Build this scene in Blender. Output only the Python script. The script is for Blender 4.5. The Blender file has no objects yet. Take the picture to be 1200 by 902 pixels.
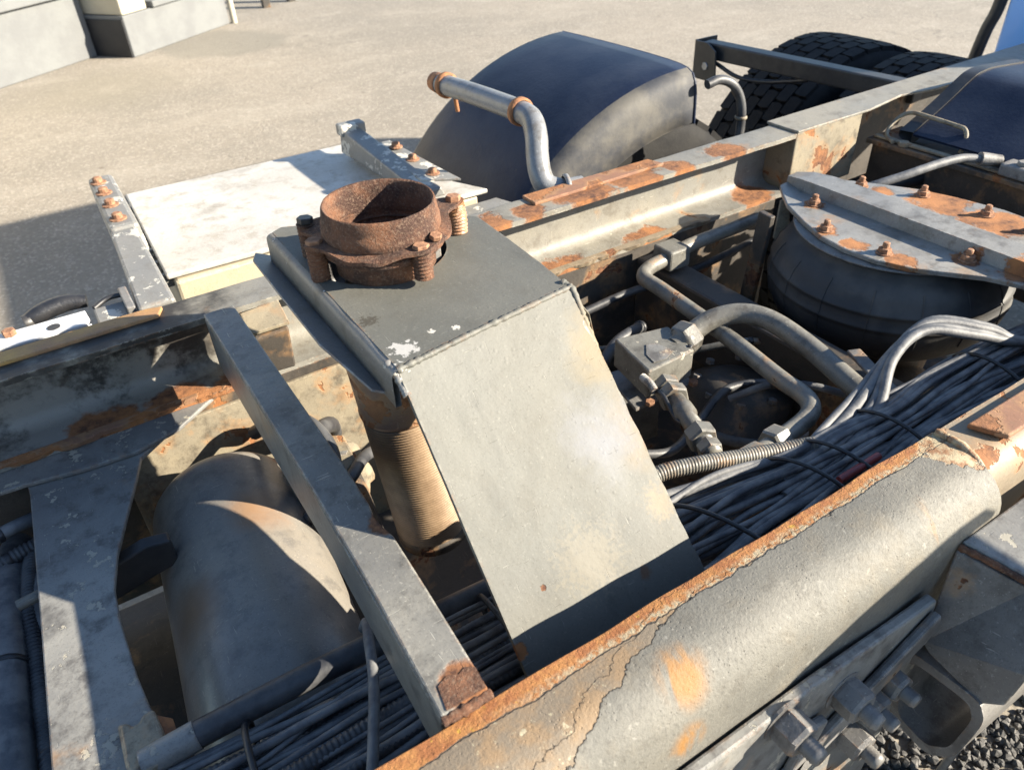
import bpy, bmesh, math, random
from mathutils import Vector, Matrix, Euler, noise as mnoise

random.seed(7)
S = bpy.context.scene
COL = S.collection
R = math.radians

# ---------------------------------------------------------------- camera
cam_d = bpy.data.cameras.new('camera')
cam = bpy.data.objects.new('camera', cam_d)
COL.objects.link(cam)
cam_d.sensor_width = 36.0
cam_d.lens = 27.0
cam_d.clip_start = 0.02
cam_d.clip_end = 600.0
cam.rotation_euler = Matrix(((0.84166, 0.34786, -0.41303),
                             (-0.53848, 0.48317, -0.69036),
                             (-0.04058, 0.80345, 0.59398))).to_euler()
cam.location = (0.0, 0.0, 1.55)
cam_d.dof.use_dof = True
cam_d.dof.focus_distance = 0.95
cam_d.dof.aperture_fstop = 9.0
S.camera = cam

# ---------------------------------------------------------------- sky, sun, exposure
SUN = Vector((1.27, -1.0, 0.72)).normalized()
elev = math.asin(SUN.z)
az = math.atan2(SUN.x, SUN.y)
W = bpy.data.worlds.new('World')
S.world = W
W.use_nodes = True
wn = W.node_tree.nodes
sky = wn.new('ShaderNodeTexSky')
sky.sky_type = 'NISHITA'
sky.sun_disc = False
sky.sun_elevation = elev
sky.sun_rotation = az
sky.air_density = 1.0
sky.dust_density = 0.3
sky.ozone_density = 2.0
W.node_tree.links.new(sky.outputs[0], wn['Background'].inputs[0])
wn['Background'].inputs[1].default_value = 0.075
sd = bpy.data.lights.new('sun', 'SUN')
sd.energy = 5.0
sd.angle = R(0.5)
sd.color = (1.0, 0.90, 0.74)
so = bpy.data.objects.new('sun', sd)
so.rotation_euler = (-SUN).to_track_quat('-Z', 'Y').to_euler()
so.location = (6, -5, 5)
COL.objects.link(so)
S.cycles.max_bounces = 6
S.cycles.diffuse_bounces = 3
S.cycles.glossy_bounces = 2
S.view_settings.view_transform = 'Standard'
S.view_settings.look = 'None'
S.view_settings.gamma = 1.0
S.view_settings.exposure = 1.95

# ---------------------------------------------------------------- shader helpers
class NT:
    def __init__(s, name):
        s.m = bpy.data.materials.new(name); s.m.use_nodes = True
        s.t = s.m.node_tree; s.n = s.t.nodes
        s.b = s.n['Principled BSDF']
        s.pos = s.n.new('ShaderNodeNewGeometry').outputs['Position']
    def L(s, a, b): s.t.links.new(a, b)
    def setin(s, sock, v):
        if v is None: return
        if isinstance(v, bpy.types.NodeSocket): s.L(v, sock)
        else:
            if isinstance(v, tuple) and len(v) == 3 and sock.type == 'RGBA': v = v + (1,)
            sock.default_value = v
    def noise(s, scale, detail=4, rough=.6, dist=0.0, vec=None, off=None, col=False):
        n = s.n.new('ShaderNodeTexNoise'); n.inputs['Scale'].default_value = scale
        n.inputs['Detail'].default_value = min(detail, 5); n.inputs['Roughness'].default_value = rough
        n.inputs['Distortion'].default_value = dist
        v = vec if vec is not None else s.pos
        if off is not None: v = s.vmath('ADD', v, off)
        s.L(v, n.inputs['Vector']); return n.outputs[1 if col else 0]
    def voro(s, scale, feat='F1', vec=None, out=0, rand=1.0):
        n = s.n.new('ShaderNodeTexVoronoi'); n.feature = feat
        n.inputs['Scale'].default_value = scale; n.inputs['Randomness'].default_value = rand
        s.L(vec if vec is not None else s.pos, n.inputs['Vector']); return n.outputs[out]
    def vmath(s, op, a, b=None, out=0):
        n = s.n.new('ShaderNodeVectorMath'); n.operation = op
        s.setin(n.inputs[0], a)
        if b is not None: s.setin(n.inputs[1], b)
        return n.outputs[out]
    def math(s, op, a, b=0.0, c=None, clamp=False):
        n = s.n.new('ShaderNodeMath'); n.operation = op; n.use_clamp = clamp
        s.setin(n.inputs[0], a); s.setin(n.inputs[1], b)
        if c is not None: s.setin(n.inputs[2], c)
        return n.outputs[0]
    def step(s, v, lo, hi):
        n = s.n.new('ShaderNodeMapRange'); n.interpolation_type = 'SMOOTHSTEP'
        s.setin(n.inputs[0], v); n.inputs[1].default_value = lo; n.inputs[2].default_value = hi
        return n.outputs[0]
    def mix(s, f, a, b):
        n = s.n.new('ShaderNodeMix'); n.data_type = 'RGBA'
        s.setin(n.inputs[0], f); s.setin(n.inputs[6], a); s.setin(n.inputs[7], b)
        return n.outputs[2]
    def mixf(s, f, a, b):
        n = s.n.new('ShaderNodeMix'); n.data_type = 'FLOAT'
        s.setin(n.inputs[0], f); s.setin(n.inputs[2], a); s.setin(n.inputs[3], b)
        return n.outputs[0]
    def xyz(s):
        n = s.n.new('ShaderNodeSeparateXYZ'); s.L(s.pos, n.inputs[0]); return n.outputs
    def scaled(s, v): return s.vmath('MULTIPLY', s.pos, v)
    def near(s, c, r, amp=.5, ns=60, soft=.15):
        # 1 inside a ragged blob round c
        d = s.vmath('DISTANCE', s.pos, c, out=1)
        d = s.math('DIVIDE', d, r)
        k = s.noise(ns, 5, .65)
        d = s.math('ADD', d, s.math('MULTIPLY', s.math('SUBTRACT', k, .5), amp * 2))
        return s.math('SUBTRACT', 1.0, s.step(d, 1 - soft, 1 + soft))
    def bump(s, h, dist=.002, strength=1.0, prev=None):
        n = s.n.new('ShaderNodeBump'); n.inputs['Strength'].default_value = strength
        n.inputs['Distance'].default_value = dist
        s.L(h, n.inputs['Height'])
        if prev is not None: s.L(prev, n.inputs['Normal'])
        return n.outputs[0]
    def done(s, col, rough=.6, metal=0.0, nrm=None, spec=None):
        s.setin(s.b.inputs['Base Color'], col); s.setin(s.b.inputs['Roughness'], rough)
        s.setin(s.b.inputs['Metallic'], metal)
        if nrm is not None: s.L(nrm, s.b.inputs['Normal'])
        if spec is not None: s.b.inputs['Specular IOR Level'].default_value = spec
        return s.m

def rust_col(t, sc=90):
    a = t.noise(sc, 6, .7); b = t.noise(sc * .2, 3, .6, off=(3, 1, 7))
    c = t.mix(t.step(a, .35, .65), (.055, .022, .012), (.20, .085, .035))
    return t.mix(t.step(b, .5, .72), c, (.27, .11, .035))

def painted(name, col, col2, rust=.66, rs=9.0, rough=.5, chips=None, chipcol=(.5, .5, .46), dirt=.5,
            dirtcol=(.09, .075, .055), spots=(), band=None, orange=.0, metal=0.0, bumpd=.0012, wear=.7, wearcol=None, nibs=0):
    t = NT(name)
    lo = t.noise(4.5, 5, .6); hi = t.noise(160, 4, .6)
    c = t.mix(t.step(lo, .35, .68), col, col2)
    c = t.mix(t.math('MULTIPLY', t.step(t.noise(26, 8, .72, off=(5, 5, 5)), .48, .68), dirt), c, dirtcol)
    c = t.mix(t.math('MULTIPLY', t.step(hi, .55, .75), .25), c, dirtcol)
    # fine grime speckle, faint scratches, soft grease clouds
    c = t.mix(t.math('MULTIPLY', t.step(t.noise(480, 3, .6, off=(3, 3, 3)), .56, .68), .30), c, tuple(v * .45 for v in dirtcol))
    c = t.mix(t.math('MULTIPLY', t.step(t.noise(330, 2, .5, off=(8, 3, 1)), .64, .72), .35), c, tuple(min(1, v * 1.7) for v in col2))
    sv = t.vmath('MULTIPLY', t.pos, (34, 420, 300)); sv2 = t.vmath('MULTIPLY', t.pos, (420, 26, 60))
    scr = t.math('MAXIMUM', t.step(t.noise(1, 2, .5, vec=sv), .70, .74), t.step(t.noise(1, 2, .5, vec=sv2), .71, .75))
    c = t.mix(t.math('MULTIPLY', scr, .45), c, tuple(min(1, v * 2.0) for v in col2))
    c = t.mix(t.math('MULTIPLY', t.step(t.noise(11, 6, .7, off=(6, 1, 8)), .52, .70), dirt * .7), c, tuple(v * .7 for v in dirtcol))
    h = t.math('MULTIPLY', hi, .25)
    h = t.math('SUBTRACT', h, t.math('MULTIPLY', scr, .25))
    h = t.math('ADD', h, t.math('MULTIPLY', t.noise(35, 4, .6, off=(1, 9, 2)), .8))
    if nibs:
        nb = t.math('MULTIPLY', t.math('SUBTRACT', 1.0, t.step(t.voro(95), .05, .24)), t.step(t.noise(7, 3, .5, off=(4, 6, 2)), .40, .60))
        h = t.math('ADD', h, t.math('MULTIPLY', nb, nibs))
        c = t.mix(t.math('MULTIPLY', t.step(t.noise(1, 4, .6, vec=t.vmath('MULTIPLY', t.pos, (38, 7, 7)), off=(3, 3, 3)), .55, .72), .35), c, tuple(v * .62 for v in col))
    rn = t.noise(rs, 9, .62, dist=.3, off=(11, 2, 4))
    rmask = t.step(rn, rust, rust + .02)
    stain = t.step(rn, rust - .1, rust + .03)
    if band:
        for (axis, edge, amp, sign) in band:
            co = t.xyz()[axis]
            v = t.math('ADD', co, t.math('MULTIPLY', t.math('SUBTRACT', t.noise(22, 7, .62, off=(7, 3, 1)), .5), amp))
            v = t.math('MULTIPLY', t.math('SUBTRACT', v, edge), sign)
            rmask = t.math('MAXIMUM', rmask, t.step(v, -.0006, .0006))
            stain = t.math('MAXIMUM', stain, t.step(v, -.012, .002))
    if chips:
        cm = t.step(t.noise(chips[1], 8, .68, off=(2, 8, 3)), chips[0], chips[0] + .015)
        c = t.mix(cm, c, chipcol); h = t.math('SUBTRACT', h, t.math('MULTIPLY', cm, .6))
    c = t.mix(t.math('MULTIPLY', stain, .55), c, (.30, .17, .075))
    for sp in spots:
        cc, r, colr = sp[:3]
        k = dict(amp=.5, ns=60, soft=.15); k.update(sp[3] if len(sp) > 3 else {})
        mk = t.near(cc, r, **k)
        op = k.get('op', 1.0)
        if colr == 'rust': rmask = t.math('MAXIMUM', rmask, mk)
        else: c = t.mix(mk, c, colr)
    if wear:
        bv = t.n.new('ShaderNodeBevel'); bv.samples = 3; bv.inputs['Radius'].default_value = .0045
        gn = t.n.new('ShaderNodeNewGeometry').outputs['Normal']
        dt = t.vmath('DOT_PRODUCT', bv.outputs[0], gn, out=1)
        em = t.math('MULTIPLY', t.step(t.math('SUBTRACT', 1.0, dt), .015, .10), t.step(t.noise(85, 5, .65, off=(5, 7, 3)), .46, .56))
        wc = wearcol or t.mix(t.step(t.noise(40, 4, .6, off=(2, 6, 3)), .45, .55), tuple(min(.5, v * 1.9) for v in col2), (.17, .085, .04))
        c = t.mix(t.math('MULTIPLY', em, wear), c, wc)
        h = t.math('SUBTRACT', h, t.math('MULTIPLY', em, .5))
    rc = rust_col(t)
    if orange: rc = t.mix(t.math('MULTIPLY', t.step(t.noise(14, 5, .6, off=(4, 4, 9)), .38, .6), orange), rc, (.29, .125, .046))
    c = t.mix(rmask, c, rc)
    h = t.math('SUBTRACT', h, t.math('MULTIPLY', rmask, 1.1))
    h = t.math('ADD', h, t.math('MULTIPLY', t.math('MULTIPLY', rmask, t.noise(220, 5, .7)), .9))
    ro = t.mixf(rmask, t.math('ADD', rough, t.math('MULTIPLY', t.math('SUBTRACT', lo, .5), .3)), .9)
    me = t.mixf(rmask, metal, 0.0)
    return t.done(c, ro, me, t.bump(h, bumpd, .9))

def simple(name, col, col2, sc=40, rough=.6, bumps=.0006, bsc=200, metal=0.0, lo=.35, hi=.65, spec=None):
    t = NT(name)
    c = t.mix(t.step(t.noise(sc, 7, .65), lo, hi), col, col2)
    h = t.math('ADD', t.noise(bsc, 5, .65), t.noise(sc, 4, .6))
    return t.done(c, rough, metal, t.bump(h, bumps, .9), spec)

# ---------------------------------------------------------------- mesh helpers
def thing(name, label, cat, loc=(0, 0, 0), group=None):
    o = bpy.data.objects.new(name, None); o.empty_display_size = .05
    o.location = loc; COL.objects.link(o)
    o['label'] = label; o['category'] = cat
    if group: o['group'] = group
    return o

def tag(o, label, cat, group=None):
    o['label'] = label; o['category'] = cat
    if group: o['group'] = group
    return o

def base_of(p):
    v = Vector((0, 0, 0))
    while p is not None: v += p.location; p = p.parent
    return v

class MB:
    """collects shapes given in world metres; build() links them as one mesh object"""
    def __init__(s): s.v = []; s.f = []; s.sm = []
    def add(s, vs, fs, smooth=False):
        o = len(s.v); s.v += [Vector(v) for v in vs]
        s.f += [tuple(i + o for i in f) for f in fs]; s.sm += [smooth] * len(fs); return s
    def bm(s, bm, smooth=False):
        bm.verts.index_update()
        s.add([v.co.copy() for v in bm.verts], [[v.index for v in f.verts] for f in bm.faces], smooth); bm.free(); return s
    def box(s, lo, hi, bev=.002, seg=2, M=None):
        bm = bmesh.new(); bmesh.ops.create_cube(bm, size=1)
        lo = Vector(lo); hi = Vector(hi); c = (lo + hi) / 2; d = hi - lo
        for v in bm.verts: v.co = Vector((v.co.x * d.x, v.co.y * d.y, v.co.z * d.z)) + c
        if bev: bmesh.ops.bevel(bm, geom=bm.edges[:], offset=min(bev, min(d) * .45), segments=seg, affect='EDGES', profile=.5)
        if M is not None: bmesh.ops.transform(bm, matrix=M, verts=bm.verts)
        return s.bm(bm)
    def beam(s, a, b, w, h, up=(0, 0, 1), bev=.002):
        a = Vector(a); b = Vector(b); d = b - a; y = d.normalized()
        x = y.cross(Vector(up)).normalized(); z = x.cross(y)
        M = Matrix((x, y, z)).transposed().to_4x4(); M.translation = (a + b) / 2
        return s.box((-w / 2, -d.length / 2, -h / 2), (w / 2, d.length / 2, h / 2), bev, 2, M)
    def hexa(s, p, bev=.002):
        """8 corners: bottom 4 (ccw), top 4"""
        bm = bmesh.new(); vs = [bm.verts.new(q) for q in p]
        for f in ((3, 2, 1, 0), (4, 5, 6, 7), (0, 1, 5, 4), (1, 2, 6, 5), (2, 3, 7, 6), (3, 0, 4, 7)): bm.faces.new([vs[i] for i in f])
        if bev: bmesh.ops.bevel(bm, geom=bm.edges[:], offset=bev, segments=2, affect='EDGES', profile=.5)
        bmesh.ops.recalc_face_normals(bm, faces=bm.faces[:])
        return s.bm(bm)
    def plate(s, pts, n, th, bev=.0015):
        """polygon pts (world) thickened by th along n"""
        bm = bmesh.new(); n = Vector(n).normalized()
        a = [bm.verts.new(Vector(p)) for p in pts]; b = [bm.verts.new(Vector(p) + n * th) for p in pts]
        k = len(pts)
        bm.faces.new(list(reversed(a))); bm.faces.new(b)
        for i in range(k): bm.faces.new((a[i], a[(i + 1) % k], b[(i + 1) % k], b[i]))
        bmesh.ops.recalc_face_normals(bm, faces=bm.faces[:])
        if bev: bmesh.ops.bevel(bm, geom=bm.edges[:], offset=bev, segments=2, affect='EDGES', profile=.5)
        bmesh.ops.triangulate(bm, faces=[f for f in bm.faces if len(f.verts) > 4])
        return s.bm(bm)
    def profile_x(s, prof, x0, x1, n=1, wob=0.0, smooth=True):
        """closed YZ profile extruded along x in n steps"""
        k = len(prof); vs = []; fs = []
        for i in range(n + 1):
            x = x0 + (x1 - x0) * i / n
            for (y, z) in prof:
                w = mnoise.noise(Vector((x * 14, y * 30, z * 30))) * wob
                vs.append((x, y + w, z + w * .7))
        for i in range(n):
            for j in range(k):
                a = i * k + j; b = i * k + (j + 1) % k
                fs.append((a, b, b + k, a + k))
        s.add(vs, fs, smooth)
        s.add(vs[:k], [tuple(range(k))]); s.add(vs[-k:], [tuple(reversed(range(k)))])
        return s
    def tube(s, pts, r, sides=10, sub=6, cap=True, rfun=None, smooth=True, step=None):
        P = spline(pts, sub) if sub > 1 else [Vector(p) for p in pts]
        if step: P = resample(P, step)
        n = len(P); vs = []; fs = []
        t0 = (P[1] - P[0]).normalized()
        up = Vector((0, 0, 1)) if abs(t0.z) < .9 else Vector((1, 0, 0))
        x = t0.cross(up).normalized()
        dist = 0.0
        for i in range(n):
            t = (P[min(i + 1, n - 1)] - P[max(i - 1, 0)]).normalized()
            x = (x - t * x.dot(t)).normalized(); y = t.cross(x)
            if i: dist += (P[i] - P[i - 1]).length
            rr = r(i / (n - 1)) if callable(r) else r
            if rfun: rr *= rfun(dist, i)
            for k in range(sides):
                a = 2 * math.pi * k / sides
                vs.append(P[i] + x * math.cos(a) * rr + y * math.sin(a) * rr)
        for i in range(n - 1):
            for k in range(sides):
                a = i * sides + k; b = i * sides + (k + 1) % sides
                fs.append((a, b, b + sides, a + sides))
        s.add(vs, fs, smooth)
        if cap:
            s.add(vs[:sides], [tuple(reversed(range(sides)))]); s.add(vs[-sides:], [tuple(range(sides))])
        return s
    def lathe(s, prof, c, axis=(0, 0, 1), sides=40, smooth=True, wob=0.0, wsc=60):
        """prof: (radius, height) pairs along axis from c"""
        c = Vector(c); z = Vector(axis).normalized()
        x = z.orthogonal().normalized(); y = z.cross(x); vs = []; fs = []; k = len(prof)
        for i in range(sides):
            a = 2 * math.pi * i / sides; d = x * math.cos(a) + y * math.sin(a)
            for (r, h) in prof:
                p = c + d * r + z * h
                if wob: p += d * mnoise.noise(p * wsc) * wob
                vs.append(p)
        for i in range(sides):
            for j in range(k - 1):
                a = i * k + j; b = ((i + 1) % sides) * k + j
                fs.append((a, b, b + 1, a + 1))
        return s.add(vs, fs, smooth)
    def hexnut(s, c, axis, r, h, rot=0.0):
        return s.lathe([(0, 0), (r * .96, 0), (r, h * .12), (r, h * .85), (r * .9, h), (0, h)], c, axis, 6, False)
    def build(s, name, mat, parent=None, auto=None):
        me = bpy.data.meshes.new(name); off = base_of(parent)
        me.from_pydata([tuple(v - off) for v in s.v], [], s.f)
        me.polygons.foreach_set('use_smooth', s.sm)
        bm = bmesh.new(); bm.from_mesh(me)
        bmesh.ops.recalc_face_normals(bm, faces=bm.faces[:]) if False else None
        bm.free()
        me.materials.append(mat); me.update()
        o = bpy.data.objects.new(name, me); COL.objects.link(o)
        if parent is not None: o.parent = parent
        if auto is not None:
            me.polygons.foreach_set('use_smooth', [True] * len(me.polygons)); me.set_sharp_from_angle(angle=R(auto))
        return o

def spline(pts, sub):
    P = [Vector(p) for p in pts]
    if len(P) < 3:
        return [P[0].lerp(P[-1], i / sub) for i in range(sub + 1)]
    out = []
    for i in range(len(P) - 1):
        p0 = P[i - 1] if i else P[0] * 2 - P[1]
        p1, p2 = P[i], P[i + 1]
        p3 = P[i + 2] if i + 2 < len(P) else P[-1] * 2 - P[-2]
        for k in range(sub):
            t = k / sub
            out.append(.5 * ((2 * p1) + (p2 - p0) * t + (2 * p0 - 5 * p1 + 4 * p2 - p3) * t * t + (3 * p1 - p0 - 3 * p2 + p3) * t ** 3))
    out.append(P[-1]); return out

def resample(P, step):
    out = [P[0]]; acc = 0.0
    for i in range(1, len(P)):
        a, b = P[i - 1], P[i]; d = (b - a).length; t = step - acc
        while t <= d:
            out.append(a.lerp(b, t / d)); t += step
        acc = d - (t - step)
    if (out[-1] - P[-1]).length > step * .2: out.append(P[-1])
    return out

def inst(mesh_obj, name, loc, parent, rot=None, scale=None):
    """another object sharing mesh_obj's mesh; loc in world"""
    o = bpy.data.objects.new(name, mesh_obj.data); COL.objects.link(o)
    o.parent = parent; o.location = Vector(loc) - base_of(parent)
    if rot: o.rotation_euler = rot
    if scale: o.scale = (scale,) * 3 if not isinstance(scale, tuple) else scale
    return o

def corr(pitch, depth):
    return lambda d, i: 1 + depth * math.cos(2 * math.pi * d / pitch)

# ---------------------------------------------------------------- materials
def m_ground():
    t = NT('worn_asphalt')
    big = t.noise(.45, 5, .6); mid = t.noise(2.2, 6, .65, off=(4, 2, 0)); fine = t.noise(70, 5, .7); g = t.voro(85, out=1)
    c = t.mix(t.step(big, .38, .66), (.238, .208, .168), (.185, .165, .136))
    c = t.mix(t.math('MULTIPLY', t.step(mid, .5, .7), .5), c, (.295, .265, .220))
    n = t.n.new('ShaderNodeSeparateColor'); t.L(g, n.inputs[0])
    c = t.mix(t.math('MULTIPLY', t.step(n.outputs[0], .72, .9), .32), c, (.50, .46, .40))
    c = t.mix(t.math('MULTIPLY', t.step(n.outputs[1], .70, .9), .38), c, (.13, .115, .095))
    c = t.mix(t.math('MULTIPLY', t.step(fine, .48, .66), .7), c, (.17, .15, .12))
    c = t.mix(t.math('MULTIPLY', t.step(t.noise(9, 7, .7, off=(1, 2, 0)), .50, .68), .40), c, (.16, .145, .12))
    c = t.mix(t.math('MULTIPLY', t.step(t.noise(1, 5, .6, vec=t.vmath('MULTIPLY', t.pos, (.5, 2.2, 1)), off=(5, 2, 0)), .52, .70), .18), c, (.37, .335, .28))
    # darker repaired patch and old oil drips
    c = t.mix(t.math('MULTIPLY', t.near((1.75, 7.75, 0), .55, .5, 1.6, .15), .6), c, (.15, .14, .115))
    c = t.mix(t.math('MULTIPLY', t.near((.55, 6.85, 0), .55, .8, 2.5, .6), .45), c, (.19, .17, .13))
    sp = t.voro(3.1); c = t.mix(t.math('MULTIPLY', t.math('SUBTRACT', 1.0, t.step(sp, .03, .075)), .6), c, (.10, .08, .06))
    cr = t.math('ABSOLUTE', t.math('SUBTRACT', t.noise(.8, 5, .55, off=(9, 9, 0)), .5))
    crack = t.math('SUBTRACT', 1.0, t.step(cr, .0008, .0035))
    c = t.mix(t.math('MULTIPLY', t.math('MULTIPLY', crack, t.step(t.noise(.5, 2, .5, off=(3, 7, 0)), .55, .62)), .5), c, (.09, .08, .065))
    h = t.math('ADD', t.math('MULTIPLY', fine, .6), t.math('MULTIPLY', n.outputs[0], .5))
    h = t.math('SUBTRACT', h, t.math('MULTIPLY', crack, 0.4))
    return t.done(c, .93, 0, t.bump(h, .004, .8))

GREY = (.215, .212, .195); GREY2 = (.26, .252, .228)
M = {}
M['ground'] = m_ground()
M['guard'] = painted('grey_guard_paint', (.090, .090, .079), (.108, .105, .090), rust=.83, rs=5, rough=.66, dirt=.28, dirtcol=(.075, .069, .055), bumpd=.0009, nibs=.2,
    spots=[((.425, .54, 1.09), .04, (.145, .118, .072), dict(amp=.8, ns=25, soft=.5)),
           ((.415, .47, 1.02), .035, (.145, .112, .066), dict(amp=.9, ns=25, soft=.6)),
           ((.226, .572, 1.15), .012, (.34, .33, .31), dict(amp=2.2, ns=170, soft=.08)),
           ((.212, .556, 1.14), .009, (.42, .41, .38), dict(amp=1.8, ns=170, soft=.08)),
           ((.219, .64, 1.152), .009, (.05, .045, .035), dict(amp=2.4, ns=220, soft=.06)),
           ((.262, .585, 1.152), .004, (.4, .38, .34), dict(amp=2.0, ns=260, soft=.06)),
           ((.285, .577, 1.149), .004, (.4, .38, .34), dict(amp=2.0, ns=260, soft=.06)),
           ((.209, .36, .942), .008, 'rust', dict(amp=1.0)), ((.36, .362, .947), .006, (.10, .055, .03), dict(amp=1.0, ns=150, soft=.5)), ((.255, .388, .97), .003, 'rust', dict(amp=1.4, ns=200)),
           ((.31, .39, .972), .03, (.125, .115, .09), dict(amp=2.0, ns=200, soft=.5)), ((.41, .40, .985), .016, (.15, .125, .085), dict(amp=1.8, ns=170, soft=.6)),
           ((.38, .46, 1.04), .035, (.13, .133, .142), dict(amp=1.2, ns=30, soft=.8))])
M['guard_side'] = painted('grey_guard_side_paint', (.16, .155, .145), (.19, .17, .14), rust=.8, rs=9, rough=.5, dirt=.6, chips=(.66, 45), chipcol=(.5, .48, .45))
M['guard_flange'] = painted('shaded_flange_paint', (.13, .135, .14), (.16, .16, .155), rust=.75, rs=14, rough=.45, dirt=.3)  # bluish shade of the flange put into its paint colour
def m_near_rail():
    t = NT('flaking_rail_paint')
    X, Yc, Zc = t.xyz()
    lo = t.noise(5, 5, .6); sp = t.noise(190, 5, .7); pit = t.voro(260)
    c = t.mix(t.step(lo, .35, .68), (.106, .102, .088), (.146, .137, .115))
    c = t.mix(t.math('MULTIPLY', t.step(t.noise(45, 7, .72, off=(5, 5, 5)), .5, .66), .5), c, (.075, .068, .055))
    c = t.mix(t.math('MULTIPLY', t.step(sp, .56, .7), .45), c, (.05, .046, .04))
    c = t.mix(t.math('MULTIPLY', t.step(t.noise(120, 4, .6, off=(8, 1, 1)), .62, .7), .5), c, (.24, .23, .20))
    h = t.math('ADD', t.math('MULTIPLY', sp, .30), t.math('MULTIPLY', t.noise(14, 3, .5, off=(1, 9, 2)), .45))
    pits = t.math('MULTIPLY', t.math('SUBTRACT', 1.0, t.step(t.voro(210), .10, .22)), t.step(t.noise(30, 4, .6, off=(2, 4, 4)), .42, .6))
    c = t.mix(t.math('MULTIPLY', pits, .35), c, (.035, .032, .028)); h = t.math('SUBTRACT', h, t.math('MULTIPLY', pits, .25))
    fz = t.noise(340, 4, .7, off=(5, 1, 7)); c = t.mix(t.math('MULTIPLY', t.step(fz, .52, .64), .4), c, (.06, .055, .048)); h = t.math('ADD', h, t.math('MULTIPLY', fz, .35))
    c = t.mix(t.math('MULTIPLY', t.step(t.noise(9, 6, .65, off=(3, 8, 8)), .5, .68), .4), c, (.17, .14, .095))
    # orange drips
    dv = t.vmath('MULTIPLY', t.pos, (40, 11, 11))
    dn = t.noise(1, 6, .65, dist=.6, vec=dv)
    for cc, r, k in (((.288, .242, .985), .021, .47), ((.276, .218, .945), .018, .53), ((.12, .22, .96), .05, .56), ((.62, .235, .98), .025, .58)):
        mk = t.math('MULTIPLY', t.near(cc, r, .35, 30, .5), t.step(dn, k - .06, k + .1))
        c = t.mix(t.math('MULTIPLY', mk, .9), c, (.235, .110, .022))
    # peeled tan patch on the left with stepped edges
    pn = t.noise(26, 7, .6, off=(7, 3, 1)); pv = t.math('ADD', t.math('MULTIPLY', t.math('SUBTRACT', .285, Yc), 1.0), t.math('MULTIPLY', t.math('SUBTRACT', pn, .5), .035))
    lim = t.step(X, .08, .36)
    depth = t.mixf(lim, .068, -.004)
    d = t.math('SUBTRACT', depth, pv)
    peel = t.step(d, -.0004, .0004); edge = t.math('MULTIPLY', t.step(d, -.0016, -.0002), t.math('SUBTRACT', 1.0, t.step(d, -.0002, .0006)))
    tan = t.mix(t.step(t.noise(30, 6, .65, off=(2, 2, 8)), .38, .62), (.20, .135, .075), (.15, .12, .085))
    tan = t.mix(t.step(t.noise(95, 6, .7, off=(3, 2, 8)), .6, .66), tan, (.32, .28, .19))
    c = t.mix(peel, c, tan); c = t.mix(t.math('MULTIPLY', edge, .9), c, (.02, .016, .012))
    h = t.math('SUBTRACT', h, t.math('MULTIPLY', peel, 1.2))
    d2 = t.math('SUBTRACT', d, .013); e2 = t.math('MULTIPLY', t.step(d2, -.0010, .0), t.math('SUBTRACT', 1.0, t.step(d2, .0, .0008)))
    c = t.mix(t.math('MULTIPLY', e2, .35), c, (.04, .03, .02)); h = t.math('SUBTRACT', h, t.math('MULTIPLY', t.step(d2, -.0003, .0003), .8))
    # inner edge: groove, cream undercoat, orange rust
    v = t.math('ADD', Yc, t.math('MULTIPLY', t.math('SUBTRACT', t.noise(14, 6, .62, off=(4, 3, 6)), .5), .020))
    v = t.math('ADD', v, t.math('MULTIPLY', t.math('SUBTRACT', t.noise(150, 4, .6, off=(6, 3, 6)), .5), .004))
    bandm = t.step(v, .2860, .2866)
    cream = t.mix(t.step(t.noise(130, 6, .7, off=(9, 9, 9)), .42, .58), (.30, .25, .165), (.24, .105, .035))
    orange = t.mix(t.step(t.noise(50, 6, .65, off=(1, 5, 9)), .4, .62), (.22, .082, .026), (.30, .135, .04))
    orange = t.mix(t.math('MULTIPLY', t.step(t.noise(170, 5, .7), .55, .7), .6), orange, (.10, .04, .018))
    orange = t.mix(t.math('MULTIPLY', t.step(t.noise(60, 4, .6, off=(5, 1, 0)), .64, .68), .8), orange, (.36, .22, .03))
    bc = t.mix(t.step(v, .2895, .2955), cream, orange)
    bc = t.mix(t.math('SUBTRACT', 1.0, t.step(X, .10, .26)), bc, orange)
    c = t.mix(bandm, c, bc)
    gr = t.math('MULTIPLY', t.step(v, .2848, .2858), t.math('SUBTRACT', 1.0, t.step(v, .2862, .2870)))
    c = t.mix(t.math('MULTIPLY', gr, .7), c, (.05, .038, .028))
    h = t.math('SUBTRACT', h, t.math('MULTIPLY', gr, 1.2)); h = t.math('ADD', h, t.math('MULTIPLY', t.math('MULTIPLY', bandm, t.noise(300, 5, .7)), .9))
    # brown rust round the coat's right end
    en = t.near((.70, .28, 1.0), .035, .8, 50, .06); c = t.mix(en, c, t.mix(t.step(t.noise(70, 6, .7), .4, .6), (.20, .10, .045), (.33, .27, .17)))
    h = t.math('SUBTRACT', h, t.math('MULTIPLY', en, .9))
    rough = t.mixf(bandm, t.math('ADD', .52, t.math('MULTIPLY', sp, .3)), .88)
    return t.done(c, rough, 0, t.bump(h, .0020, .9))
M['near_rail'] = m_near_rail()
M['rail2'] = painted('rail_tan_paint', (.22, .165, .105), (.19, .155, .11), rust=.58, rs=18, rough=.6, dirt=.4, orange=.6)
M['rust_plate'] = painted('red_rust_plate', (.16, .075, .045), (.20, .10, .06), rust=.50, rs=12, rough=.8, dirt=.3, orange=.7)
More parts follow.
